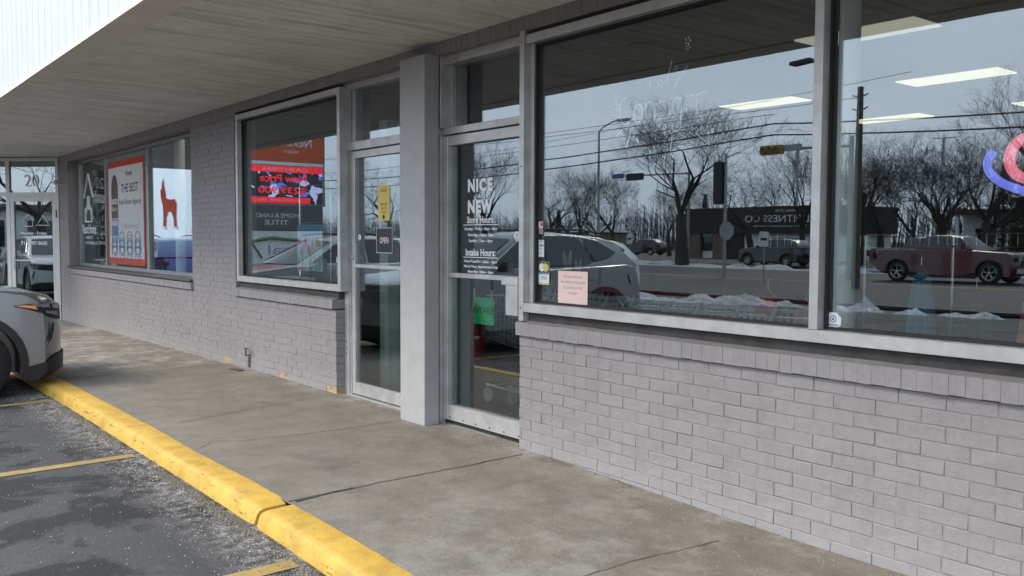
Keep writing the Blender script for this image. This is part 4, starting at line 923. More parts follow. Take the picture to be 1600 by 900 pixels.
# tulip banner on a chrome stand in the left display window
T_ = empty('banner_stand', (-8.3, .4, .9)); tag(T_, 'chrome wire stand inside the left display window', 'stand')
f = MB()
for x in (-8.62, -7.93): f.tube([(x, .42, 0.0), (x, .42, 1.9)], .011, 8)
for z in (1.89, 1.52, 1.50): f.tube([(-8.62, .42, z), (-7.93, .42, z)], .006, 6)
f.build('frame', M['chrome'], T_)
T_ = empty('tulip_banner', (-8.32, .38, 1.04)); tag(T_, 'garden banner printed with red and pink tulips under a blue sky', 'banner')
by = .380
MB().box(-8.60, -8.04, by, by + .004, 1.035, 1.50).build('sheet', plain('banner_ground', (.42, .52, .58), .8, var=.15, scale=5), T_)
MB().box(-8.60, -8.04, by - .001, by - .0002, 1.435, 1.50).build('sky_band', plain('banner_blue', (.06, .2, .42), .8, var=0), T_)
MB().box(-8.597, -8.043, by - .0008, by - .0002, 1.30, 1.432).build('sky_band', plain('banner_sky', (.5, .64, .8), .8, var=.05), T_)
f = MB(); random.seed(3)
for k in range(30):
    x = random.uniform(-8.58, -8.08); z1 = random.uniform(1.12, 1.3); dx = random.uniform(-.06, .06)
    f.plate([(x - .009, 1.04), (x + .009, 1.04), (x + dx + .003, z1), (x + dx - .003, z1)], lambda a, b, d: (a, by - .0012 - d, b), .0004)
f.build('leaves', plain('leaf_print', (.22, .36, .04), .8, var=.4, scale=30), T_)
for k, (x, z, s_) in enumerate(((-8.57, 1.33, .035), (-8.40, 1.33, .04), (-8.33, 1.24, .045), (-8.25, 1.29, .04), (-8.14, 1.33, .05), (-8.49, 1.22, .035), (-8.20, 1.16, .045), (-8.49, 1.07, .04), (-8.09, 1.31, .03), (-8.44, 1.27, .025))):
    f = MB().plate([(x + s_ * .8 * math.cos(a) * (1 - .25 * math.sin(a)), z + s_ * math.sin(a)) for a in [j * math.pi / 7 for j in range(14)]], lambda a, b, d: (a, by - .0022 - d, b), .0005)
    f.build('tulip', plain('tulip_red', (.55, .05, .07), .7, var=.4, scale=40) if k % 3 else plain('tulip_pink', (.7, .25, .25), .7, var=.3, scale=40), T_)
MB().plate([(-8.22 + .075 * math.cos(j * .45), 1.095 + .05 * math.sin(j * .45)) for j in range(14)], lambda a, b, d: (a, by - .003 - d, b), .0005).build('grey_figure', M['greyink'], T_)
tag(MB().box(-7.18, -7.03, .084, .0855, 1.15, 1.20).build('small_card', M['vinyl']), 'upper small white card at the right edge of the left display window', 'card')
tag(MB().box(-7.18, -7.03, .084, .0855, 1.03, 1.13).build('small_card', M['bluegrey']), 'blue and white card below the upper one in the left display window', 'card')
tag(MB().box(-8.95, -8.45, .2, .5, .93, .96).build('display_shelf', M['intwhite']), 'low pale shelf board on the sill of the left display window', 'shelf')
# far office interior: table, lamp-like white column
T_ = empty('office_table', (-15.9, 1.4, 0)); tag(T_, 'dark red table with thin metal legs in the far window', 'table')
MB().box(-16.5, -15.3, 1.1, 1.8, .9, 1.15).build('tabletop', plain('dark_red_wood', (.16, .03, .025), .4), T_)
for (a, b) in ((-16.4, 1.15), (-15.4, 1.15), (-16.4, 1.75), (-15.4, 1.75)): MB().tube([(a, b, 0), (a, b, .9)], .02, 8).build('leg', M['steel'], T_)
tag(MB().lathe((-12.55, .5, 0), (0, 0, 1), [(0, .07), (3.2, .07)], 20).build('support_column', M['intwhite'], smooth=True), 'slim pale round column behind the far window, right of the poster', 'column')

# ---------------- vehicles
def vehicle(name, paint, L, W_, low, gh, wheels, wr, side_w, label, cat, hw=(.88, .66), zb=1.08, group=None, pickup=False, wins=None, rails=False):
    T_ = empty(name, (0, 0, 0)); tag(T_, label, cat, group)
    hW = W_ / 2; f0 = wheels
    def arch(sc_, r, rev):
        pts = []
        for k in range(13):
            a = math.pi * k / 12; pts.append((sc_ + r * math.cos(a), wr + r * math.sin(a)))
        return pts
    ra = wr + .07
    # outline: low = list going from front bottom over the top to the rear bottom; underside adds the arches
    under = [(s_, max(z, .22), 1) for (s_, z) in arch(wheels[1], ra, 0)] + [((wheels[0] + wheels[1]) / 2 + .3, .21, 0), ((wheels[0] + wheels[1]) / 2 - .3, .21, 0)] + [(s_, max(z, .22), 1) for (s_, z) in arch(wheels[0], ra, 0)]
    out = [(s_, z, 0) for s_, z in low] + under
    layers = [0, .25, .45, .60, .69, .71, .80, .88, .94, .975, .993, 1.0]; rows = []
    def X(u, z):
        k = max(0, (z - .62) / .5); k2 = max(0, (.45 - z) / .3); return hW * u * (1 - .05 * k * k * u - .03 * k2 * u)
    for u in layers:
        row = []
        for (s_, z, ar) in out:
            if ar and u < .70: z = .23
            ss = s_
            if s_ < .44: ss = s_ + .24 * u ** 5 * (1 - s_ / .44)
            if s_ > L - .8: ss = s_ - .20 * u ** 5 * (s_ - L + .8) / .8
            zz = z
            if z > .85 and s_ < 1.4: zz = z - .022 * u ** 3
            if z > .9 and u > .98: zz -= .012
            row.append((X(u, z), -ss, zz))
        rows.append(row)
    n = len(out); mb = MB(); full = [[(-x, y, z) for x, y, z in r_] for r_ in reversed(rows[1:])] + rows
    for r_ in full: mb.v += r_
    for i in range(len(full) - 1):
        for k in range(n): k2 = (k + 1) % n; mb.f.append((i * n + k, i * n + k2, (i + 1) * n + k2, (i + 1) * n + k))
    mb.f.append(tuple(range(n))); mb.f.append(tuple((len(full) - 1) * n + k for k in range(n)))
    body = mb.build('body', paint, T_, smooth=True)
    # greenhouse
    def hx(z): t = (z - zb) / (max(p[1] for p in gh) - zb); return hW * (hw[0] + (hw[1] - hw[0]) * max(0, min(1, t)))
    gl = [0, .5, .85, .97, 1.0]; gr = []
    zt = max(p[1] for p in gh); smid = sum(p[0] for p in gh) / len(gh)
    for u in gl:
        gr.append([(hx(z) * u, -(s_ + (.16 * u ** 2 if s_ < smid else -.06 * u ** 2)), z - (.035 * u ** 2 if z > zb + .15 else 0) - (.012 if u == 1 and z > zb + .2 else 0)) for s_, z in gh])
    full = [[(-x, y, z) for x, y, z in r_] for r_ in reversed(gr[1:])] + gr; n = len(gh); mb = MB()
    for r_ in full: mb.v += r_
    for i in range(len(full) - 1):
        for k in range(n): k2 = (k + 1) % n; mb.f.append((i * n + k, i * n + k2, (i + 1) * n + k2, (i + 1) * n + k))
    mb.f.append(tuple(range(n))); mb.f.append(tuple((len(full) - 1) * n + k for k in range(n)))
    mb.build('cabin', paint, T_, smooth=True)
    # windscreen and rear glass: panels just proud of the cabin
    def pane_between(a, b, nm):
        (s0, z0), (s1, z1) = a, b; mb = MB(); nd = Vector((0, (z1 - z0), (s1 - s0))); sgn = 1 if s0 < smid else -1
        nn = Vector((0, abs(z1 - z0) * sgn, abs(s1 - s0))).normalized() * .008
        def fn(u, v):
            t = .05 + .9 * v; s_ = s0 + (s1 - s0) * t; z = z0 + (z1 - z0) * t; uu = (u - .5) * 2 * .90
            return (hx(z) * uu, -(s_ + (.16 * uu * uu if s_ < smid else -.06 * uu * uu)) + nn.y, z - (.035 * uu * uu) * v * 1.0 + nn.z)
        mb.grid(fn, 10, 4); return mb.build(nm, M['cglass'], T_, smooth=True)
    pane_between(gh[0], gh[1], 'windscreen'); pane_between(gh[-1], gh[-2], 'rear_window')
    for sg in (-1, 1):
        for wpoly in (wins or []):
            MB().plate(wpoly, lambda a, b, d: (sg * (hx(b) + .003 + d), -a, b), .004).build('side_window', M['cglass'], T_)
        # cladding round the arches and along the sill
        f = MB()
        for wc in wheels:
            pa = [(wc + ra * .985 * math.cos(k * math.pi / 14), wr + ra * .985 * math.sin(k * math.pi / 14)) for k in range(-2, 17)]; pb = [(wc + (ra + side_w) * math.cos(k * math.pi / 14), wr + (ra + side_w) * math.sin(k * math.pi / 14)) for k in range(-2, 17)]
            for k in range(18):
                a, b, c, d = pa[k], pb[k], pb[k + 1], pa[k + 1]
                xi, xo = hW * .80, hW + .012
                if min(a[1], b[1], c[1], d[1]) < .18: continue
                f.add([(sg * xi, -a[0], a[1]), (sg * xi, -b[0], b[1]), (sg * xi, -c[0], c[1]), (sg * xi, -d[0], d[1]), (sg * xo, -a[0], a[1]), (sg * (xo - .006), -b[0], b[1]), (sg * (xo - .006), -c[0], c[1]), (sg * xo, -d[0], d[1])],
                      [(4, 5, 6, 7), (0, 4, 7, 3), (1, 2, 6, 5), (0, 1, 5, 4), (3, 7, 6, 2)])
        s0, s1 = wheels[0] + ra + side_w * .7, wheels[1] - ra - side_w * .7
        f.box(min(sg * hW * .9, sg * (hW + .008)), max(sg * hW * .9, sg * (hW + .008)), -s1, -s0, .19, .31)
        f.build('cladding', M['clad'], T_)
        for wc in wheels:
            c_ = (sg * (hW - .235), -wc, wr); A = (sg, 0, 0)
            wh = empty('wheel', (sg * (hW - .1), -wc, wr), parent=T_)
            MB().lathe(c_, A, [(0, wr * .66), (.012, wr * .92), (.03, wr * .985), (.06, wr), (.17, wr), (.195, wr * .985), (.212, wr * .92), (.218, wr * .70), (.20, wr * .66), (.02, wr * .66)], 40).build('tyre', M['tyre'], wh, smooth=True)
            f = MB(); f.lathe((sg * (hW - .06), -wc, wr), A, [(0, .06), (.02, .055), (.028, .03)], 16)
            f.lathe((sg * (hW - .12), -wc, wr), A, [(0, wr * .67), (.09, wr * .67), (.098, wr * .645), (.085, wr * .60), (0, wr * .60)], 40)
            for k in range(5):
                a = k * 2 * math.pi / 5 + .3
                for da in (-.16, .16):
                    e = Vector((0, math.cos(a + da), math.sin(a + da))); q0 = Vector((sg * (hW - .05), -wc, wr)) + Vector((0, math.cos(a), math.sin(a))) * .04; q1 = Vector((sg * (hW - .035), -wc, wr)) + e * wr * .63
                    dd = (q1 - q0).normalized(); sd_ = dd.cross(Vector((1, 0, 0))).normalized(); f.obox((q0 + q1) / 2, (q1 - q0).length / 2, .012, .014, dd, sd_, (1, 0, 0))
            f.build('rim', M['rim'], wh, smooth=False)
            MB().lathe((sg * (hW - .16), -wc, wr), A, [(0, wr * .6), (.01, wr * .6)], 24).build('brake_disc', M['clad'], wh)
    return T_, body, X, hx, hW
def px_poly(mb, poly, X, hW, sg, off=.004, nose=True, th=.006, L=4.45):
    "panel that follows the body side and nose curve: points (s, u, z)"
    pass
def curve_pt(s_, u, z, X, sg, off, L):
    ss = s_
    if s_ > L - .8: ss = s_ - .20 * u ** 5 * (s_ - L + .8) / .8
    zz = z
    return Vector((sg * (X(u, z) + off * u), -ss + (off if s_ < 1 else (-off if s_ > L - 1 else 0)), zz))
low_suv = [(.36, .19), (.20, .19), (.05, .25), (.012, .36), (.02, .44), (.012, .60), (.03, .76), (.05, .87), (.12, .935), (.33, .995), (.60, 1.03), (.9, 1.065), (1.20, 1.095), (1.8, 1.075), (2.6, 1.085), (3.4, 1.11), (4.1, 1.13), (4.33, 1.10), (4.40, .98), (4.43, .80), (4.45, .55), (4.40, .34), (4.22, .24), (4.05, .22)]
gh_suv = [(1.10, 1.07), (1.92, 1.535), (2.45, 1.595), (3.1, 1.60), (3.75, 1.55), (4.02, 1.49), (4.38, 1.10), (3.0, 1.04)]
win_suv = [[(1.52, 1.125), (1.66, 1.22), (2.02, 1.43), (2.26, 1.505), (2.50, 1.525), (2.52, 1.125)], [(2.575, 1.125), (2.56, 1.525), (2.95, 1.53), (3.26, 1.515), (3.42, 1.17), (3.20, 1.13)], [(3.47, 1.185), (3.32, 1.51), (3.60, 1.46), (3.92, 1.30), (3.80, 1.24)]]
def car_details(T_, body, X, hx, hW, L, paint, plain_front=False, wins=None):
    for sg in (-1, 1):
        # headlamp cluster wrapping the corner, bumper slash, fog trim
        def patch(nm, m, pts, off=.006):
            mb = MB(); V = [curve_pt(*p, X, sg, off, L) for p in pts]; n = len(V); V2 = [v - Vector((sg * .03, .03 if pts[0][0] < 1 else -.03, 0)) for v in V]
            mb.add(V + V2, [tuple(range(n)), tuple(reversed(range(n, 2 * n)))] + [(i, i + n, (i + 1) % n + n, (i + 1) % n) for i in range(n)]); return mb.build(nm, m, T_)
        def strip(nm, m, top, bot, off=.006):
            "quads between two curves wrapping the corner"
            mb = MB(); A = [curve_pt(*p, X, sg, off, L) for p in top]; Bq = [curve_pt(*p, X, sg, off, L) for p in bot]; n = len(A)
            mb.add(A + Bq, [(i, i + 1, n + i + 1, n + i) for i in range(n - 1)]); return mb.build(nm, m, T_, smooth=True)
        us = [(.66, .985), (.45, 1.0), (.30, .985), (.18, .94), (.10, .85), (.07, .70), (.06, .50)]
        # dark housing
        strip('headlight_housing', M['clad'], [(.50, 1.0, .872), (.38, 1.0, .886), (.262, 1.0, .884), (.225, .975, .882), (.20, .94, .880), (.168, .90, .877), (.138, .85, .873), (.10, .77, .868), (.068, .66, .863), (.05, .5, .858)], [(.50, 1.0, .864), (.40, 1.0, .838), (.255, 1.0, .79), (.215, .975, .775), (.187, .94, .755), (.155, .90, .742), (.125, .85, .732), (.088, .77, .72), (.055, .66, .71), (.037, .5, .70)], .006)
        strip('turn_signal', M['amber'], [(.485, 1.0, .871), (.41, 1.0, .875), (.33, 1.0, .866)], [(.48, 1.0, .866), (.40, 1.0, .850), (.315, 1.0, .832)], .012)
        strip('headlight', M['lens'], [(.37, 1.0, .884), (.262, 1.0, .882), (.225, .975, .880), (.205, .945, .878)], [(.315, 1.0, .858), (.262, 1.0, .85), (.222, .975, .846), (.198, .945, .84)], .013)
        strip('headlight', M['lens'], [(.185, .925, .876), (.138, .85, .868), (.10, .77, .862)], [(.178, .925, .838), (.133, .85, .83), (.095, .77, .826)], .014)
        strip('headlight', M['lens'], [(.255, 1.0, .822), (.19, .94, .812), (.13, .85, .80)], [(.25, 1.0, .80), (.185, .94, .782), (.125, .85, .762)], .014)
        strip('bumper_slash', M['clad'], [(.185, .94, .70), (.172, .93, .71), (.165, .92, .66)], [(.248, 1.0, .46), (.225, .985, .52), (.19, .95, .55)], .010)
        strip('taillight', M['redlens'], [(L - .34, 1.0, 1.0), (L - .15, .96, .995), (L - .05, .85, .99), (L - .04, .6, .985)], [(L - .26, 1.0, .86), (L - .12, .96, .87), (L - .04, .85, .90), (L - .03, .6, .92)], .008)
        r0 = [(.44, 1.0, .30), (.246, 1.0, .345), (.185, .94, .385), (.12, .85, .405), (.045, .66, .41), (.013, .4, .41), (.01, .0, .41)]
        r1 = [(.44, 1.0, .25), (.25, 1.0, .25), (.185, .94, .25), (.125, .85, .25), (.05, .66, .25), (.015, .4, .25), (.01, .0, .25)]
        r2 = [(.44, 1.0, .18), (.33, 1.0, .175), (.28, .94, .17), (.23, .85, .17), (.18, .66, .17), (.17, .4, .17), (.17, .0, .17)]
        strip('lower_bumper', M['clad'], r0, r1, .014); strip('lower_bumper', M['clad'], r1, r2, .014)
        strip('lower_bumper', M['clad'], [(L - .3, .99, .52), (L - .1, .94, .50), (L - .0, .7, .50), (L, .0, .50)], [(L - .3, .98, .25), (L - .2, .94, .25), (L - .1, .7, .25), (L - .08, .0, .25)], .01)
        strip('grille', M['clad'], [(.06, .60, .80), (.045, .3, .80), (.04, 0, .80)], [(.04, .50, .52), (.03, .3, .50), (.03, 0, .50)], .006)
        # mirror, handles, seams, chrome line
        mm = MB(); mm.obox((sg * (hW + .07), -1.62, 1.13), .085, .05, .065, (1, 0, 0), (0, 1, 0), (0, 0, 1)); mm.tube([(sg * (hW - .1), -1.60, 1.09), (sg * (hW + .02), -1.61, 1.10)], .018, 6); mm.build('wing_mirror', paint, T_)
        for s_ in (2.28, 3.24):
            xx = X(1.0, .93); MB().tube([(sg * (xx - .004), -s_ + .10, .925), (sg * (xx + .028), -s_ + .08, .93), (sg * (xx + .028), -s_ - .07, .935), (sg * (xx - .004), -s_ - .09, .93)], .012, 8).build('door_handle', paint, T_, smooth=True)
        f = MB()
        for s_, z0, z1 in ((1.46, .33, 1.08), (2.53, .33, 1.09), (3.42, .55, 1.12)):
            pts = [(sg * (X(1.0, z) + .0015), -(s_ + (.08 * (z - .5) if s_ > 3 else 0)), z) for z in [z0 + (z1 - z0) * k / 8 for k in range(9)]]; f.tube(pts, .0035, 4)
        f.tube([(sg * (X(1.0, z) + .001), -s_, z) for s_, z in ((.62, .97), (.66, .88), (.72, .78))], .003, 4)
        f.build('panel_gap', M['clad'], T_)
        if wins:
            tp = [p for w_ in wins for p in w_ if p[1] > 1.25]; tp.sort(); tp = [(wins[0][0])] + tp
            MB().tube([(sg * (hx(z) + .010), -s_, z + .014) for s_, z in tp], .008, 5).build('window_trim', M['chrome'], T_)
            MB().tube([(sg * (hW * .60), -2.0, 1.60), (sg * (hW * .60), -2.3, 1.632), (sg * (hW * .6), -3.4, 1.625), (sg * (hW * .6), -3.75, 1.58)], .014, 6).build('roof_rail', M['clad'], T_)
M['silver'] = plain('silver_grey_paint', (.19, .192, .195), .26, .65, .02, coat=.8)
M['pale'] = plain('pale_silver_paint', (.42, .43, .43), .35, .6, .02, coat=.8)
M['carblue'] = plain('blue_car_paint', (.01, .06, .22), .25, .4, .02, coat=1)
M['carblack'] = plain('black_car_paint', (.012, .013, .016), .25, .3, .02, coat=1)
M['cardred'] = plain('dark_red_car_paint', (.06, .006, .007), .25, .3, .02, coat=1)
M['carwhite'] = plain('white_car_paint', (.72, .72, .72), .3, 0, .02, coat=1)
def suv(paint, label, detail=True, group='parked cars'):
    r = vehicle('parked_suv', paint, 4.45, 1.86, low_suv, gh_suv, (.86, 3.56), .345, .062, label, 'car', zb=1.08, wins=win_suv)
    if detail: car_details(*r, 4.45, paint, wins=win_suv)
    return r[0]
c1 = suv(M['silver'], 'silver-grey crossover parked nose-in at the yellow kerb on the left'); c1.location = (-10.06, -1.635, -.132)
c3 = suv(M['pale'], 'pale silver car parked nose-in farther along, seen in the left display window'); c3.location = (-15.15, -1.55 + -.1, -.19)
c4 = suv(M['carblue'], 'blue car parked at the far end of the lot, seen in the far window'); c4.location = (-26.6, -3.55, -.22); c4.rotation_euler = (0, 0, R(90))
c5 = suv(M['carwhite'], 'white car facing the corner unit, seen in the corner door glass'); c5.location = (-15.6, -7.5, -.2); 
cb1 = suv(M['carblack'], 'black car parked before the dark shop across the road'); cb1.location = (-34.6, -42.0, -.18); cb1.rotation_euler = (0, 0, R(90)); cb1.location = (-34.4, -42.0, -.18)
cb2 = suv(M['carblack'], 'small black car far off beyond the bare trees'); cb2.location = (-62.2, -60, -.2); cb2.rotation_euler = (0, 0, R(82))
# pickups
low_pu = [(.5, .30), (.16, .30), (.03, .36), (.0, .5), (.0, .8), (.03, 1.0), (.10, 1.10), (.4, 1.17), (.9, 1.20), (1.5, 1.22), (2.4, 1.22), (3.5, 1.22), (4.4, 1.22), (5.4, 1.24), (5.50, 1.20), (5.52, .9), (5.52, .6), (5.45, .45), (5.3, .40), (5.1, .38)]
gh_pu = [(1.40, 1.20), (2.05, 1.74), (2.5, 1.80), (3.2, 1.80), (3.55, 1.76), (3.75, 1.22), (2.6, 1.16)]
win_pu = [[(1.85, 1.27), (2.15, 1.62), (2.35, 1.70), (2.68, 1.71), (2.70, 1.27)], [(2.78, 1.27), (2.76, 1.71), (3.35, 1.70), (3.55, 1.27)]]
def pickup(paint, label):
    T_, body, X, hx, hW = vehicle('pickup_truck', paint, 5.52, 1.95, low_pu, gh_pu, (1.0, 4.45), .40, .04, label, 'pickup', zb=1.2, wins=win_pu)
    for sg in (-1, 1):
        MB().box(min(sg * .62, sg * .95), max(sg * .62, sg * .95), .0, -.04 if 0 else .012, .86, 1.04).build('headlight', M['lens'], T_)
        MB().box(min(sg * .85, sg * .985), max(sg * .85, sg * .985), -5.535, -5.40, .85, 1.15).build('taillight', M['redlens'], T_)
        MB().obox((sg * (hW + .1), -1.9, 1.36), .08, .05, .11, (1, 0, 0), (0, 1, 0), (0, 0, 1)).build('wing_mirror', M['clad'], T_)
    MB().box(-.60, .60, .0, .016, .70, 1.04).build('grille', M['clad'], T_); MB().box(-.95, .95, -.05, .05, .42, .58).build('bumper', M['chrome'], T_)
    MB().box(-.78, .78, -5.35, -3.85, 1.20, 1.243).build('cargo_bed', M['clad'], T_)
    return T_
p1 = pickup(M['cardred'], 'dark red pickup crossing on the road, seen in the right-hand window'); p1.location = (-13.7, -31.0, -.235); p1.rotation_euler = (0, 0, R(-90))
p2 = pickup(M['carblack'], 'black pickup beyond the road, seen right of the white column'); p2.location = (-19.4, -40.5, -.3); p2.rotation_euler = (0, 0, R(-90))

# ---------------- bare trees
def bare_tree(seed, H, spread=1.0, twig=True, depth=6):
    rnd = random.Random(seed); tr_, br = MB(), MB()
    def grow(p, d, L_, r, lv):
        n = 3 if lv < 2 else 2; pts = [p]; rs = [r]
        for i in range(n):
            d = (d + Vector((rnd.uniform(-1, 1), rnd.uniform(-1, 1), rnd.uniform(-.6, .9))) * (.10 + .05 * lv)).normalized()
            p = p + d * L_ / n; pts.append(p); rs.append(max(.0045, r * (1 - .35 * (i + 1) / n)))
        (tr_ if lv == 0 else br).tube(pts, rs, 8 if lv == 0 else (5 if lv < 3 else 3), caps=False)
        if lv >= depth: return
        k = (4 if lv == 0 else 3 if lv < 4 else 3)
        for j in range(k):
            a = rnd.uniform(0, 6.28) + j * 6.28 / k; sp = rnd.uniform(.35, .85) * spread
            o = d.orthogonal().normalized(); o2 = d.cross(o); nd = (d * math.cos(sp) + (o * math.cos(a) + o2 * math.sin(a)) * math.sin(sp))
            nd = (nd + Vector((0, 0, .18))).normalized()
            st = pts[-1] if j < 2 or lv == 0 else pts[-2]
            grow(st, nd, L_ * rnd.uniform(.62, .86), rs[-1] * rnd.uniform(.5, .68), lv + 1)
    grow(Vector((0, 0, 0)), Vector((0, 0, 1)), H * .24, H * .026, 0)
    T_ = empty('bare_tree', (0, 0, 0))
    t_ = tr_.build('trunk', M['bark'], T_, smooth=True, fix=False); b_ = br.build('crown', M['twig'], T_, smooth=True, fix=False)
    zm = max(v[2] for v in br.v)
    for ch in (t_, b_): ch.data.transform(Matrix.Scale(H / zm, 4))
    return T_
T1 = bare_tree(11, 10.0, 1.08, depth=7); T2 = bare_tree(23, 8.5, 1.15); T3 = bare_tree(37, 9.0, .9, depth=7)
T4 = bare_tree(53, 8.0, 1.35); T5 = bare_tree(71, 9.5, .72)
protos = {4: [T4, False, 8.0], 5: [T5, False, 9.5], 1: [T1, False, 10.0], 2: [T2, False, 8.5], 3: [T3, False, 9.0]}
TG = 'bare winter trees across the road'
tree_list = [(1, -37.9, -40.2, 10.0, 0, 'largest bare tree, wide crown behind the marker lettering'), (2, -37.2, -46.5, 8.6, 40, 'bare tree just right of the largest one'), (3, -34.6, -48.5, 8.2, 80, 'bare tree left of the white mullion, above the dark shop'), (2, -30.6, -49, 8.0, 120, 'bare tree behind the white mullion'),
    (2, -27.4, -45.5, 7.4, 10, 'bare tree just right of the white column'), (3, -26.2, -46.5, 7.2, 60, 'dense bare tree right of the utility pole'), (3, -24.8, -47.5, 7.0, 200, 'bare tree between the utility pole and the radio mast'), (3, -23.6, -50, 7.0, 250, 'bare tree in front of the radio mast'), (2, -22.2, -47, 7.2, 150, 'rounded bare tree right of the radio mast'), (2, -20.6, -52, 6.2, 20, 'low bare tree near the neon sign'),
    (2, -49.0, -44, 7.2, 99, 'slender bare tree left of the lamp post base'), (3, -54, -50, 8.0, 70, 'bare tree at the left of the big window'), (1, -62, -54, 9.0, 33, 'tall bare tree at the left edge of the big window'), (2, -70, -60, 9.0, 61, 'bare tree far left, beyond the house'), (3, -60, -64, 8.5, 190, 'distant bare tree left of the largest one'), (2, -52, -62, 8.0, 222, 'distant bare tree behind the stop sign'),
    (1, -80, -66, 10, 140, 'far bare tree seen in the right glass door'), (3, -58.5, -40, 8.6, 12, 'bare tree seen behind the NICE AS NEW lettering'), (2, -64.5, -42, 9.4, 44, 'bare tree at the left edge of the right glass door'), (1, -90, -50, 11, 5, 'far bare tree seen in the left glass door'), (2, -44.5, -60, 8.4, 300, 'bare tree behind the dark shop, left part'), (3, -40, -64, 9.0, 310, 'bare tree behind the dark shop, middle'), (3, -34, -66, 9.6, 320, 'bare tree behind the dark shop, right part'),
    (3, -18.0, -54, 6.5, 220, 'bare tree at the right edge of the picture'), (2, -15.5, -50, 6.0, 180, 'small bare tree beyond the right edge'), (2, -32.5, -52, 8.6, 350, 'bare tree between the two window panes'), (2, -29, -55, 8.2, 271, 'bare tree behind the tree right of the column'),
    (1, -19, -46, 9.0, 15, 'bare tree seen in the corner door glass, left one'), (3, -9, -44, 9.0, 115, 'bare tree seen in the corner door glass, middle one'), (2, -2, -46, 9.0, 215, 'bare tree seen in the corner door glass, right one')]
rt = random.Random(4)
for ti, (k, x, y, h, rz, lb) in enumerate(tree_list):
    if ti and ti % 3 == 1: k = 4; h *= .92
    elif ti and ti % 5 == 2: k = 5; h *= 1.08
    h *= rt.uniform(.88, 1.12) if ti else 1.03
    pr_ = protos[k]; o = pr_[0] if not pr_[1] else copy_tree(pr_[0]); pr_[1] = True
    h *= (1.14 if x > -37 else 1.04); o.location = (x, y, -.34); s_ = h / pr_[2]; w_ = s_ * (1.28 if x == -37.9 else 1.08); o.scale = (w_, w_, s_); o.rotation_euler = (0, 0, R(rz)); tag(o, lb, 'tree', TG)
# far thicket and evergreens
def spruce(x, y, H, label):
    rnd = random.Random(int(x * 10)); T_ = empty('spruce_tree', (x, y, -.34)); tag(T_, label, 'tree', 'evergreens beyond the road')
    MB().tube([(x, y, -.34), (x, y, H * .95)], [.14, .02], 8).build('trunk', M['bark'], T_)
    f = MB()
    for i in range(1500):
        t = rnd.random() ** .8; z = .3 + (H - .3) * t; rr = (1 - t) * H * .26 * (.55 + .45 * rnd.random()) ; a = rnd.random() * 6.283; sc_ = rnd.uniform(.10, .22)
        c = Vector((x + math.cos(a) * rr, y + math.sin(a) * rr, z - rr * .35)); d = Vector((math.cos(a), math.sin(a), -.45)); pz = Vector((-math.sin(a), math.cos(a), 0))
        f.add([c - pz * sc_ * .5, c + pz * sc_ * .5, c + d * sc_ * 1.8], [(0, 1, 2)])
    f.build('crown', M['ever'], T_, fix=False)
spruce(-88, -74, 5.2, 'dark spruce at the left of the big window beside the tan house'); spruce(-23.9, -56, 6.2, 'dark evergreen left of the neon sign'); spruce(-25.6, -57, 6.4, 'dark evergreen beside the radio mast'); spruce(-72, -84, 7, 'distant spruce in the middle of the tree line')
# distant wood as one mass of upright twigs
f = MB(); rnd = random.Random(5)
for i in range(5200):
    x = rnd.uniform(-240, 30); y = rnd.uniform(-125, -95) ; h = rnd.uniform(3.5, 7.5) * (1 + .25 * math.sin(x * .11) + .15 * math.sin(x * .31)); dx, dy = rnd.uniform(-.8, .8), rnd.uniform(-.5, .5)
    if rnd.random() < .3: y += 20
    w_ = rnd.uniform(.03, .09)
    z0 = -.3; f.add([(x - w_, y, z0), (x + w_, y, z0), (x + dx, y + dy, h)], [(0, 1, 2)])
    for q in range(3):
        t = rnd.uniform(.35, .8); bx, bz = x + dx * t, h * t; f.add([(bx, y, bz), (bx + .05, y, bz + .08), (bx + rnd.uniform(-1.4, 1.4), y + .2, bz + rnd.uniform(.6, 1.8))], [(0, 1, 2)])
tag(f.build('distant_wood', M['twig'], fix=False), 'far leafless wood forming the dark tree line on the horizon', 'wood', kind='stuff')

# ---------------- street furniture and buildings across the road
T_ = empty('street_lamp', (-39.4, -34.3, -.3)); tag(T_, 'tall grey street lamp with a curved arm left of the largest tree', 'street lamp', 'street lamps')
MB().tube([(-39.4, -34.3, -.3), (-39.45, -34.3, 7.85)], [.11, .06], 10).build('pole', M['steel'], T_, smooth=True)
MB().tube([(-39.45, -34.3, 7.8), (-39.1, -34.3, 8.05), (-38.3, -34.3, 8.32), (-37.8, -34.3, 8.35)], .04, 8).build('arm', M['steel'], T_, smooth=True)
MB().obox((-37.4, -34.3, 8.33), .45, .16, .07, (1, 0, 0), (0, 1, 0), (0, 0, 1)).build('lamp_head', M['steel'], T_)
T_ = empty('street_lamp', (-11.62, -14.3, -.3)); tag(T_, 'parking lot lamp whose dark head shows at the top left of the white mullion', 'street lamp', 'street lamps')
MB().tube([(-11.62, -14.3, -.3), (-11.62, -14.3, 5.45)], [.09, .05], 10).build('pole', M['steel'], T_, smooth=True)
MB().tube([(-11.62, -14.3, 5.3), (-11.75, -14.3, 5.42), (-11.9, -14.3, 5.42)], .03, 8).build('arm', M['steel'], T_, smooth=True)
MB().obox((-12.1, -14.3, 5.42), .26, .13, .04, (1, 0, .05), (0, 1, 0), (0, 0, 1)).build('lamp_head', M['black'], T_)
def wire(p, q, sag, label, r=.018):
    n = 24; f = MB(); f.tube([(p[0] + (q[0] - p[0]) * i / n, p[1] + (q[1] - p[1]) * i / n, p[2] + (q[2] - p[2]) * i / n - sag * 4 * (i / n) * (1 - i / n)) for i in range(n + 1)], r, 5)
    tag(f.build('overhead_wire', M['black']), label, 'wire', 'overhead wires along the road')
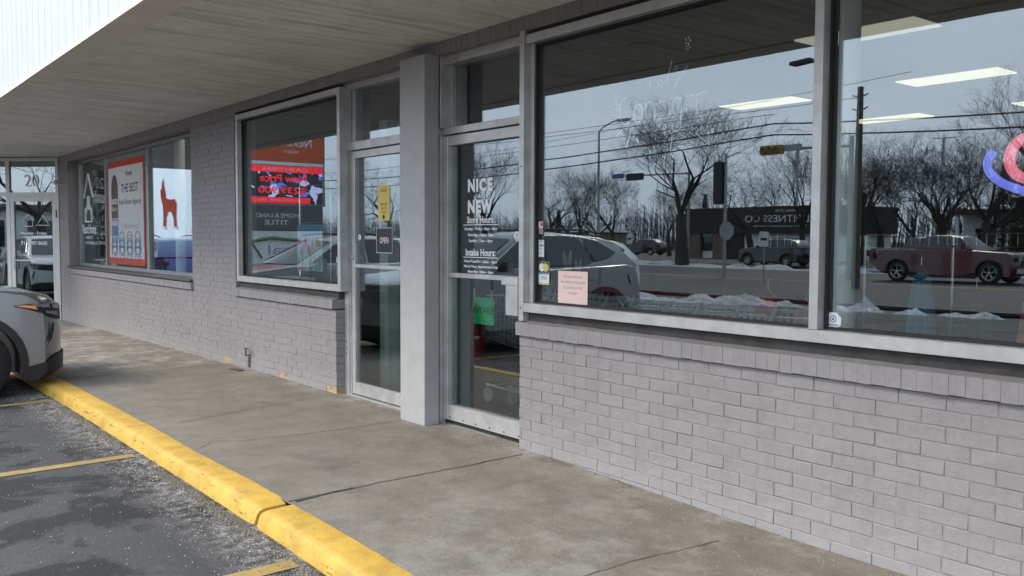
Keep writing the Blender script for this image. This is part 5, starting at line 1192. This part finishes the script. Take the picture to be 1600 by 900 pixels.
wire((-75, -24.4, 6.3), (-19.7, -24.0, 5.55), .9, 'thick upper overhead cable left of the utility pole', .028); wire((-75, -24.4, 5.7), (-19.7, -24.0, 5.15), .9, 'thick lower overhead cable left of the utility pole', .028)
wire((-19.7, -24.0, 5.55), (14, -24, 6.0), .8, 'thick upper overhead cable right of the utility pole', .028); wire((-19.7, -24.0, 5.15), (14, -24, 5.5), .8, 'thick lower overhead cable right of the utility pole', .028)
wire((-110, -40.6, 8.2), (-22, -38, 9.4), .8, 'thin high wire crossing the big window above the trees', .014); wire((-90, -26, 8.2), (-16.3, -24, 6.1), .5, 'thin wire seen high in the glass doors', .012)
wire((-95, -30, 9.0), (-19.7, -24, 6.4), .6, 'second thin wire seen in the glass doors', .012); wire((-95, -31, 7.6), (-19.7, -24, 5.9), .6, 'third thin wire seen in the glass doors', .012)
def upole(x, y, h, label, tr=True):
    T_ = empty('utility_pole', (x, y, -.3)); tag(T_, label, 'utility pole', 'utility poles'); MB().tube([(x, y, -.3), (x, y, h)], [.15, .10], 12).build('pole', M['wood'], T_, smooth=True)
    f = MB()
    for z in (h - .25, h - .7): f.tube([(x - .28, y, z), (x, y + .02, z - .12), (x + .28, y, z)], .03, 6)
    f.build('insulator_bracket', M['steel'], T_)
    return T_
upole(-16.35, -24.0, 6.45, 'wooden utility pole just right of the white column'); upole(-41.3, -25, 7.7, 'utility pole seen at the left edge of the right glass door'); upole(-66, -27, 8.2, 'utility pole far down the road')
T_ = empty('radio_mast', (-60.3, -120, 0)); tag(T_, 'slim lattice radio mast with a crossbar far behind the trees', 'mast')
f = MB()
for k in range(3): a = k * 2.094; f.tube([(-60.3 + .5 * math.cos(a), -120 + .5 * math.sin(a), -.3), (-60.3 + .12 * math.cos(a), -120 + .12 * math.sin(a), 15.3)], .05, 5)
for i in range(20):
    z = .5 + i * .74; rr = .5 - .38 * z / 15.3; f.tube([(-60.3 - rr, -120, z), (-60.3 + rr, -120, z + .7)], .04, 4); f.tube([(-60.3 + rr, -120, z), (-60.3 - rr, -120, z + .7)], .04, 4)
f.build('lattice', M['steel'], T_); MB().tube([(-61.8, -120, 15.4), (-58.8, -120, 15.3)], .08, 6).build('crossbar', M['steel'], T_)
# traffic signals
M['sigy'] = plain('signal_yellow', (.45, .26, .04), .5); M['dimlens'] = plain('signal_lens', (.22, .14, .05), .3)
T_ = empty('traffic_signal', (-22.8, -30, -.3)); tag(T_, 'yellow sideways traffic signal on a mast arm left of the white mullion', 'traffic signal', 'traffic signals')
f = MB(); f.tube([(-20.2, -30, -.3), (-20.2, -30, 5.6)], [.13, .09], 10); f.tube([(-20.2, -30, 5.2), (-24.6, -30, 5.35)], [.07, .05], 8); f.tube([(-22.72, -30, 5.2), (-22.72, -30, 2.8)], .05, 8); f.build('mast', M['steel'], T_, smooth=True)
hd = MB().obox((-23.95, -29.85, 5.28), .55, .13, .2, (1, 0, 0), (0, 1, 0), (0, 0, 1)).build('signal_head', M['sigy'], T_)
for k in range(3): MB().lathe((-24.3 + .35 * k, -29.72, 5.28), (0, 1, 0), [(0, .15), (.1, .15), (.1, .13), (.01, .1)], 14).build('lens', M['dimlens'], hd)
MB().obox((-22.9, -29.9, 5.32), .45, .02, .14, (1, 0, 0), (0, 1, 0), (0, 0, 1)).build('street_sign', M['steel'], T_)
T_ = empty('traffic_signal', (-46.5, -45, -.3)); tag(T_, 'distant dark traffic signal beside a blue street name sign', 'traffic signal', 'traffic signals')
f = MB(); f.tube([(-41.5, -45, -.3), (-41.5, -45, 6.2)], [.13, .09], 10); f.tube([(-41.5, -45, 5.95), (-49.2, -45, 6.1)], [.07, .05], 8); f.build('mast', M['steel'], T_, smooth=True)
MB().obox((-46.6, -44.9, 5.95), .75, .15, .25, (1, 0, 0), (0, 1, 0), (0, 0, 1)).build('signal_head', M['black'], T_)
MB().obox((-48.4, -44.95, 6.1), .6, .02, .16, (1, 0, 0), (0, 1, 0), (0, 0, 1)).build('street_sign', M['carblue'], T_)
T_ = empty('traffic_signal', (-24.5, -27, -.3)); tag(T_, 'tall black upright signal backplate above the grey sign post', 'traffic signal', 'traffic signals')
MB().tube([(-24.35, -27.2, -.3), (-24.35, -27.2, 5.0)], [.09, .06], 10).build('mast', M['steel'], T_, smooth=True)
MB().obox((-24.65, -27.15, 3.75), .22, .12, .9, (1, 0, 0), (0, 1, 0), (0, 0, 1)).build('signal_head', M['black'], T_)
T_ = empty('stop_sign', (-24.05, -27, -.3)); tag(T_, 'grey back of an octagonal stop sign on a steel post', 'sign')
MB().tube([(-24.15, -27.0, -.3), (-24.15, -27.0, 2.3)], .045, 8).build('post', M['steel'], T_)
MB().plate([(-24.05 + .40 * math.cos(math.pi / 8 + k * math.pi / 4), 1.72 + .40 * math.sin(math.pi / 8 + k * math.pi / 4)) for k in range(8)], lambda a, b, d: (a, -26.93 - d, b), .006).build('plate', M['steel'], T_)
for (x, y, z, lb) in ((-37.0, -31.5, 1.5, 'small white regulatory sign on a post left of the tree trunk'), (-34.6, -32, 1.35, 'small grey sign on a post right of the tree trunk'), (-20.4, -24.5, 1.35, 'small white sign with an oval mark in front of the white wall')):
    T_ = empty('road_sign', (x, y, -.3)); tag(T_, lb, 'sign'); MB().tube([(x, y, -.3), (x, y, z + .3)], .03, 6).build('post', M['steel'], T_); MB().box(x - .2, x + .2, y + .03, y + .04, z - .25, z + .3).build('plate', M['whitef'], T_)
    MB().box(x - .15, x + .15, y + .041, y + .043, z - .02, z + .08).build('print', M['ink'], T_)
T_ = empty('warning_sign', (-25.7, -14, -.3)); tag(T_, 'bright yellow-green crossing sign seen at the left of the right glass door', 'sign')
MB().tube([(-25.75, -14.05, -.3), (-25.75, -14.05, 2.3)], .03, 6).build('post', M['steel'], T_)
M['lime'] = plain('fluorescent_lime', (.55, .75, .03), .5, var=0)
MB().plate([(-26.1, 1.95), (-25.7, 2.35), (-25.3, 1.95), (-25.7, 1.55)], lambda a, b, d: (a, -13.98 - d, b), .006).build('plate', M['lime'], T_); MB().box(-25.95, -25.45, -13.986, -13.98, 1.0, 1.4).build('plate', M['lime'], T_)
MB().box(-25.74, -25.66, -13.979, -13.977, 1.75, 2.05).build('print', M['ink'], T_)
# pylon sign with lit screen
T_ = empty('pylon_sign', (-26.1, -8.0, -.3)); tag(T_, 'tall roadside pylon sign with orange top panel and lit red and blue screen', 'sign')
X0 = -26.0; ya, yb = -9.30, -6.55
MB().box(X0 - .55, X0 - .02, ya - .02, yb, 2.35, 5.6).build('cabinet', M['greyink'], T_)
MB().box(X0 - .45, X0 - .1, ya + .1, yb - .1, -.3, 2.35).build('base', M['alu_dark'], T_)
def yz(name, y0, y1, z0, z1, m, dx=0.0): return MB().box(X0 - .02 + dx, X0 + dx, y0, y1, z0, z1).build(name, m, T_)
yz('orange_panel', ya, yb, 3.69, 5.5, M['orange']); yz('divider', ya + .05, yb, 3.58, 3.68, M['vinyl'], .01)
def ytext(body, y0, y1, z0, z1, m, dx=.006, bold=0): return text('lettering', body, m, (X0 + dx, (y0 + y1) / 2, (z0 + z1) / 2), (0, 1, 0), abs(y1 - y0), abs(z1 - z0), T_, bold=bold)
ytext('NextHome', -8.86, -7.2, 4.17, 4.45, M['vinyl']); ytext('PRIORITY', -8.4, -7.9, 3.95, 4.04, M['vinyl'])
# screen: pixel blocks that glow
mS, tS, bS = nodes('led_screen'); bS.inputs['Base Color'].default_value = (.01, .01, .01, 1)
vS = tS.nodes.new('ShaderNodeTexVoronoi'); vS.inputs['Scale'].default_value = 1.0; tcs = tS.nodes.new('ShaderNodeTexCoord'); mps = tS.nodes.new('ShaderNodeMapping'); mps.inputs['Scale'].default_value = (1, 5, 6)
tS.links.new(tcs.outputs['Object'], mps.inputs[0]); tS.links.new(mps.outputs[0], vS.inputs['Vector'])
sps = tS.nodes.new('ShaderNodeSeparateColor'); tS.links.new(vS.outputs['Color'], sps.inputs[0])
rS = ramp(tS, sps.outputs[0], [(.0, (.01, .01, .02)), (.30, (.02, .02, .03)), (.42, (.10, .18, .75)), (.55, (.50, .52, .85)), (.68, (.02, .02, .03)), (1.0, (.35, .08, .12))])
rS.color_ramp.interpolation = 'CONSTANT'
tS.links.new(rS.outputs[0], bS.inputs['Emission Color']); bS.inputs['Emission Strength'].default_value = 2.2
yz('led_screen', ya + .08, yb - .02, 2.42, 3.55, mS, .004)
M['ledred'] = plain('led_red', (1.0, .03, .04), .5, var=.3, scale=14, emit=1.35)
yz('led_band', ya + .08, yb - .02, 3.36, 3.55, M['ledred'], .012); yz('led_band', ya + .5, yb - .02, 2.42, 2.60, M['ledred'], .012)
ytext('CASH DEAL', -8.7, -7.2, 3.41, 3.50, M['vinyl'], .018); ytext('New Price', -8.66, -7.15, 3.06, 3.30, M['ledred'], .02, .02); ytext('$239,900', -8.66, -7.1, 2.68, 2.92, M['ledred'], .02, .02); ytext('Listed by', -8.4, -7.0, 2.47, 2.55, M['vinyl'], .018)
yz('dark_panel', ya + .08, yb - .02, 1.58, 2.34, M['alu_dark'], .004); ytext('HOME & LAND', -8.4, -7.02, 1.98, 2.11, M['vinyl']); ytext('TITLE', -8.08, -7.3, 1.76, 1.90, M['vinyl'])
yz('white_panel', ya + .08, yb - .02, .35, 1.56, M['intwhite'], .004)
f = MB(); f.tube([(X0 + .012, -7.2, .75), (X0 + .012, -6.85, 1.25), (X0 + .012, -7.5, 1.35), (X0 + .012, -8.4, 1.28), (X0 + .012, -8.9, 1.1)], [.03, .07, .06, .05, .02], 6); f.build('emblem', plain('olive_print', (.16, .22, .10), .6, var=0), T_)
ytext('Real', -8.6, -7.4, .85, 1.15, M['greyink']); 
# shop across the road: dark sign band, stone columns, white wall
T_ = empty('fitness_shop', (-46, -58, -.3)); tag(T_, 'low dark-fronted fitness shop with stone piers and white wall across the road', 'building')
f = MB(); f.box(-52.4, -38, -66, -58.1, -.3, 1.9); f.build('wall', M['intwhite'], T_); f = MB(); f.box(-52.6, -37.6, -66.2, -57.6, 1.87, 4.0); f.build('sign_band', M['black'], T_)
text('lettering', 'AL FITNESS CO.', M['vinyl'], (-42.9, -57.58, 3.02), (-1, 0, 0), 7.0, .55, T_); text('lettering', 'fitness / performance / wellness', M['vinyl'], (-42.9, -57.58, 2.42), (-1, 0, 0), 5.0, .17, T_); text('lettering', 'HEALTHY', M['vinyl'], (-42.3, -57.58, 3.62), (-1, 0, 0), 2.0, .2, T_)
M['stone'] = plain('stone_cladding', (.16, .12, .09), .9, var=.6, scale=4, bmp=.6)
f = MB(); f.box(-52.3, -51.0, -58.095, -57.7, -.3, 1.87); f.box(-49.6, -48.4, -58.095, -57.7, -.3, 1.87); f.build('stone_pier', M['stone'], T_)
MB().box(-50.99, -49.61, -58.09, -58.0, .4, 1.6).build('window', M['cglass'], T_); MB().box(-48.3, -46.6, -58.09, -57.9, -.3, 1.87).build('door', M['black'], T_)
for x in (-44.5, -38.6): MB().box(x - .3, x + .3, -58.09, -58.0, -.3, 1.4).build('door', M['black'], T_)
T_ = empty('tan_house', (-90.5, -80, -.3)); tag(T_, 'low tan house with pale roof far off at the left of the big window', 'house')
MB().box(-94.4, -87, -86, -80, -.3, 2.3).build('wall', plain('tan_wall', (.22, .19, .15), .9), T_); f = MB(); f.add([(-95, -79.6, 2.25), (-86.4, -79.6, 2.25), (-86.4, -86.4, 2.25), (-95, -86.4, 2.25), (-94, -83, 3.0), (-87.4, -83, 3.0)], [(0, 1, 5, 4), (1, 2, 5), (2, 3, 4, 5), (3, 0, 4), (0, 3, 2, 1)]); f.build('roof', M['snow'], T_); MB().box(-91, -89.4, -79.99, -79.9, .8, 1.9).build('window', M['cglass'], T_)
T_ = empty('porch_building', (-27, -62, -.3)); tag(T_, 'pale building with a porch on white posts at the right of the picture', 'building')
MB().box(-30, -19, -68, -61, -.3, 3.3).build('wall', M['intwhite'], T_); MB().box(-30.3, -18.7, -68.3, -59.4, 3.2, 3.5).build('roof', plain('roof_red_brown', (.10, .035, .03), .8), T_)
for x in (-29.8, -27.4, -25.0, -22.6, -20.2): MB().box(x - .1, x + .1, -59.8, -59.6, -.3, 3.2).build('porch_post', M['vinyl'], T_)
for x in (-28.6, -26.2, -23.8): MB().box(x - .5, x + .5, -60.99, -60.9, .7, 2.2).build('window', M['cglass'], T_)
T_ = empty('red_barn_building', (-24, -70, -.3)); tag(T_, 'dark red board building behind the porch building', 'building')
MB().box(-31, -16, -80, -72, -.3, 4.5).build('wall', plain('barn_red', (.09, .02, .018), .8), T_); MB().box(-31.3, -15.7, -80.3, -71.7, 4.4, 4.8).build('roof', M['black'], T_)
T_ = empty('roadside_shop', (-10, -62, -.3)); tag(T_, 'long pale flat-roofed shop seen in the corner door glass', 'building')
MB().box(-16, 8, -70, -60, -.3, 3.5).build('wall', M['intwhite'], T_); MB().box(-16.3, 8.3, -70.3, -59.5, 3.4, 3.8).build('roof', M['alu_dark'], T_)
for x in (-14, -10, -6, -2, 2, 6): MB().box(x - 1.2, x + 1.2, -59.99, -59.9, .6, 2.6).build('window', M['cglass'], T_)
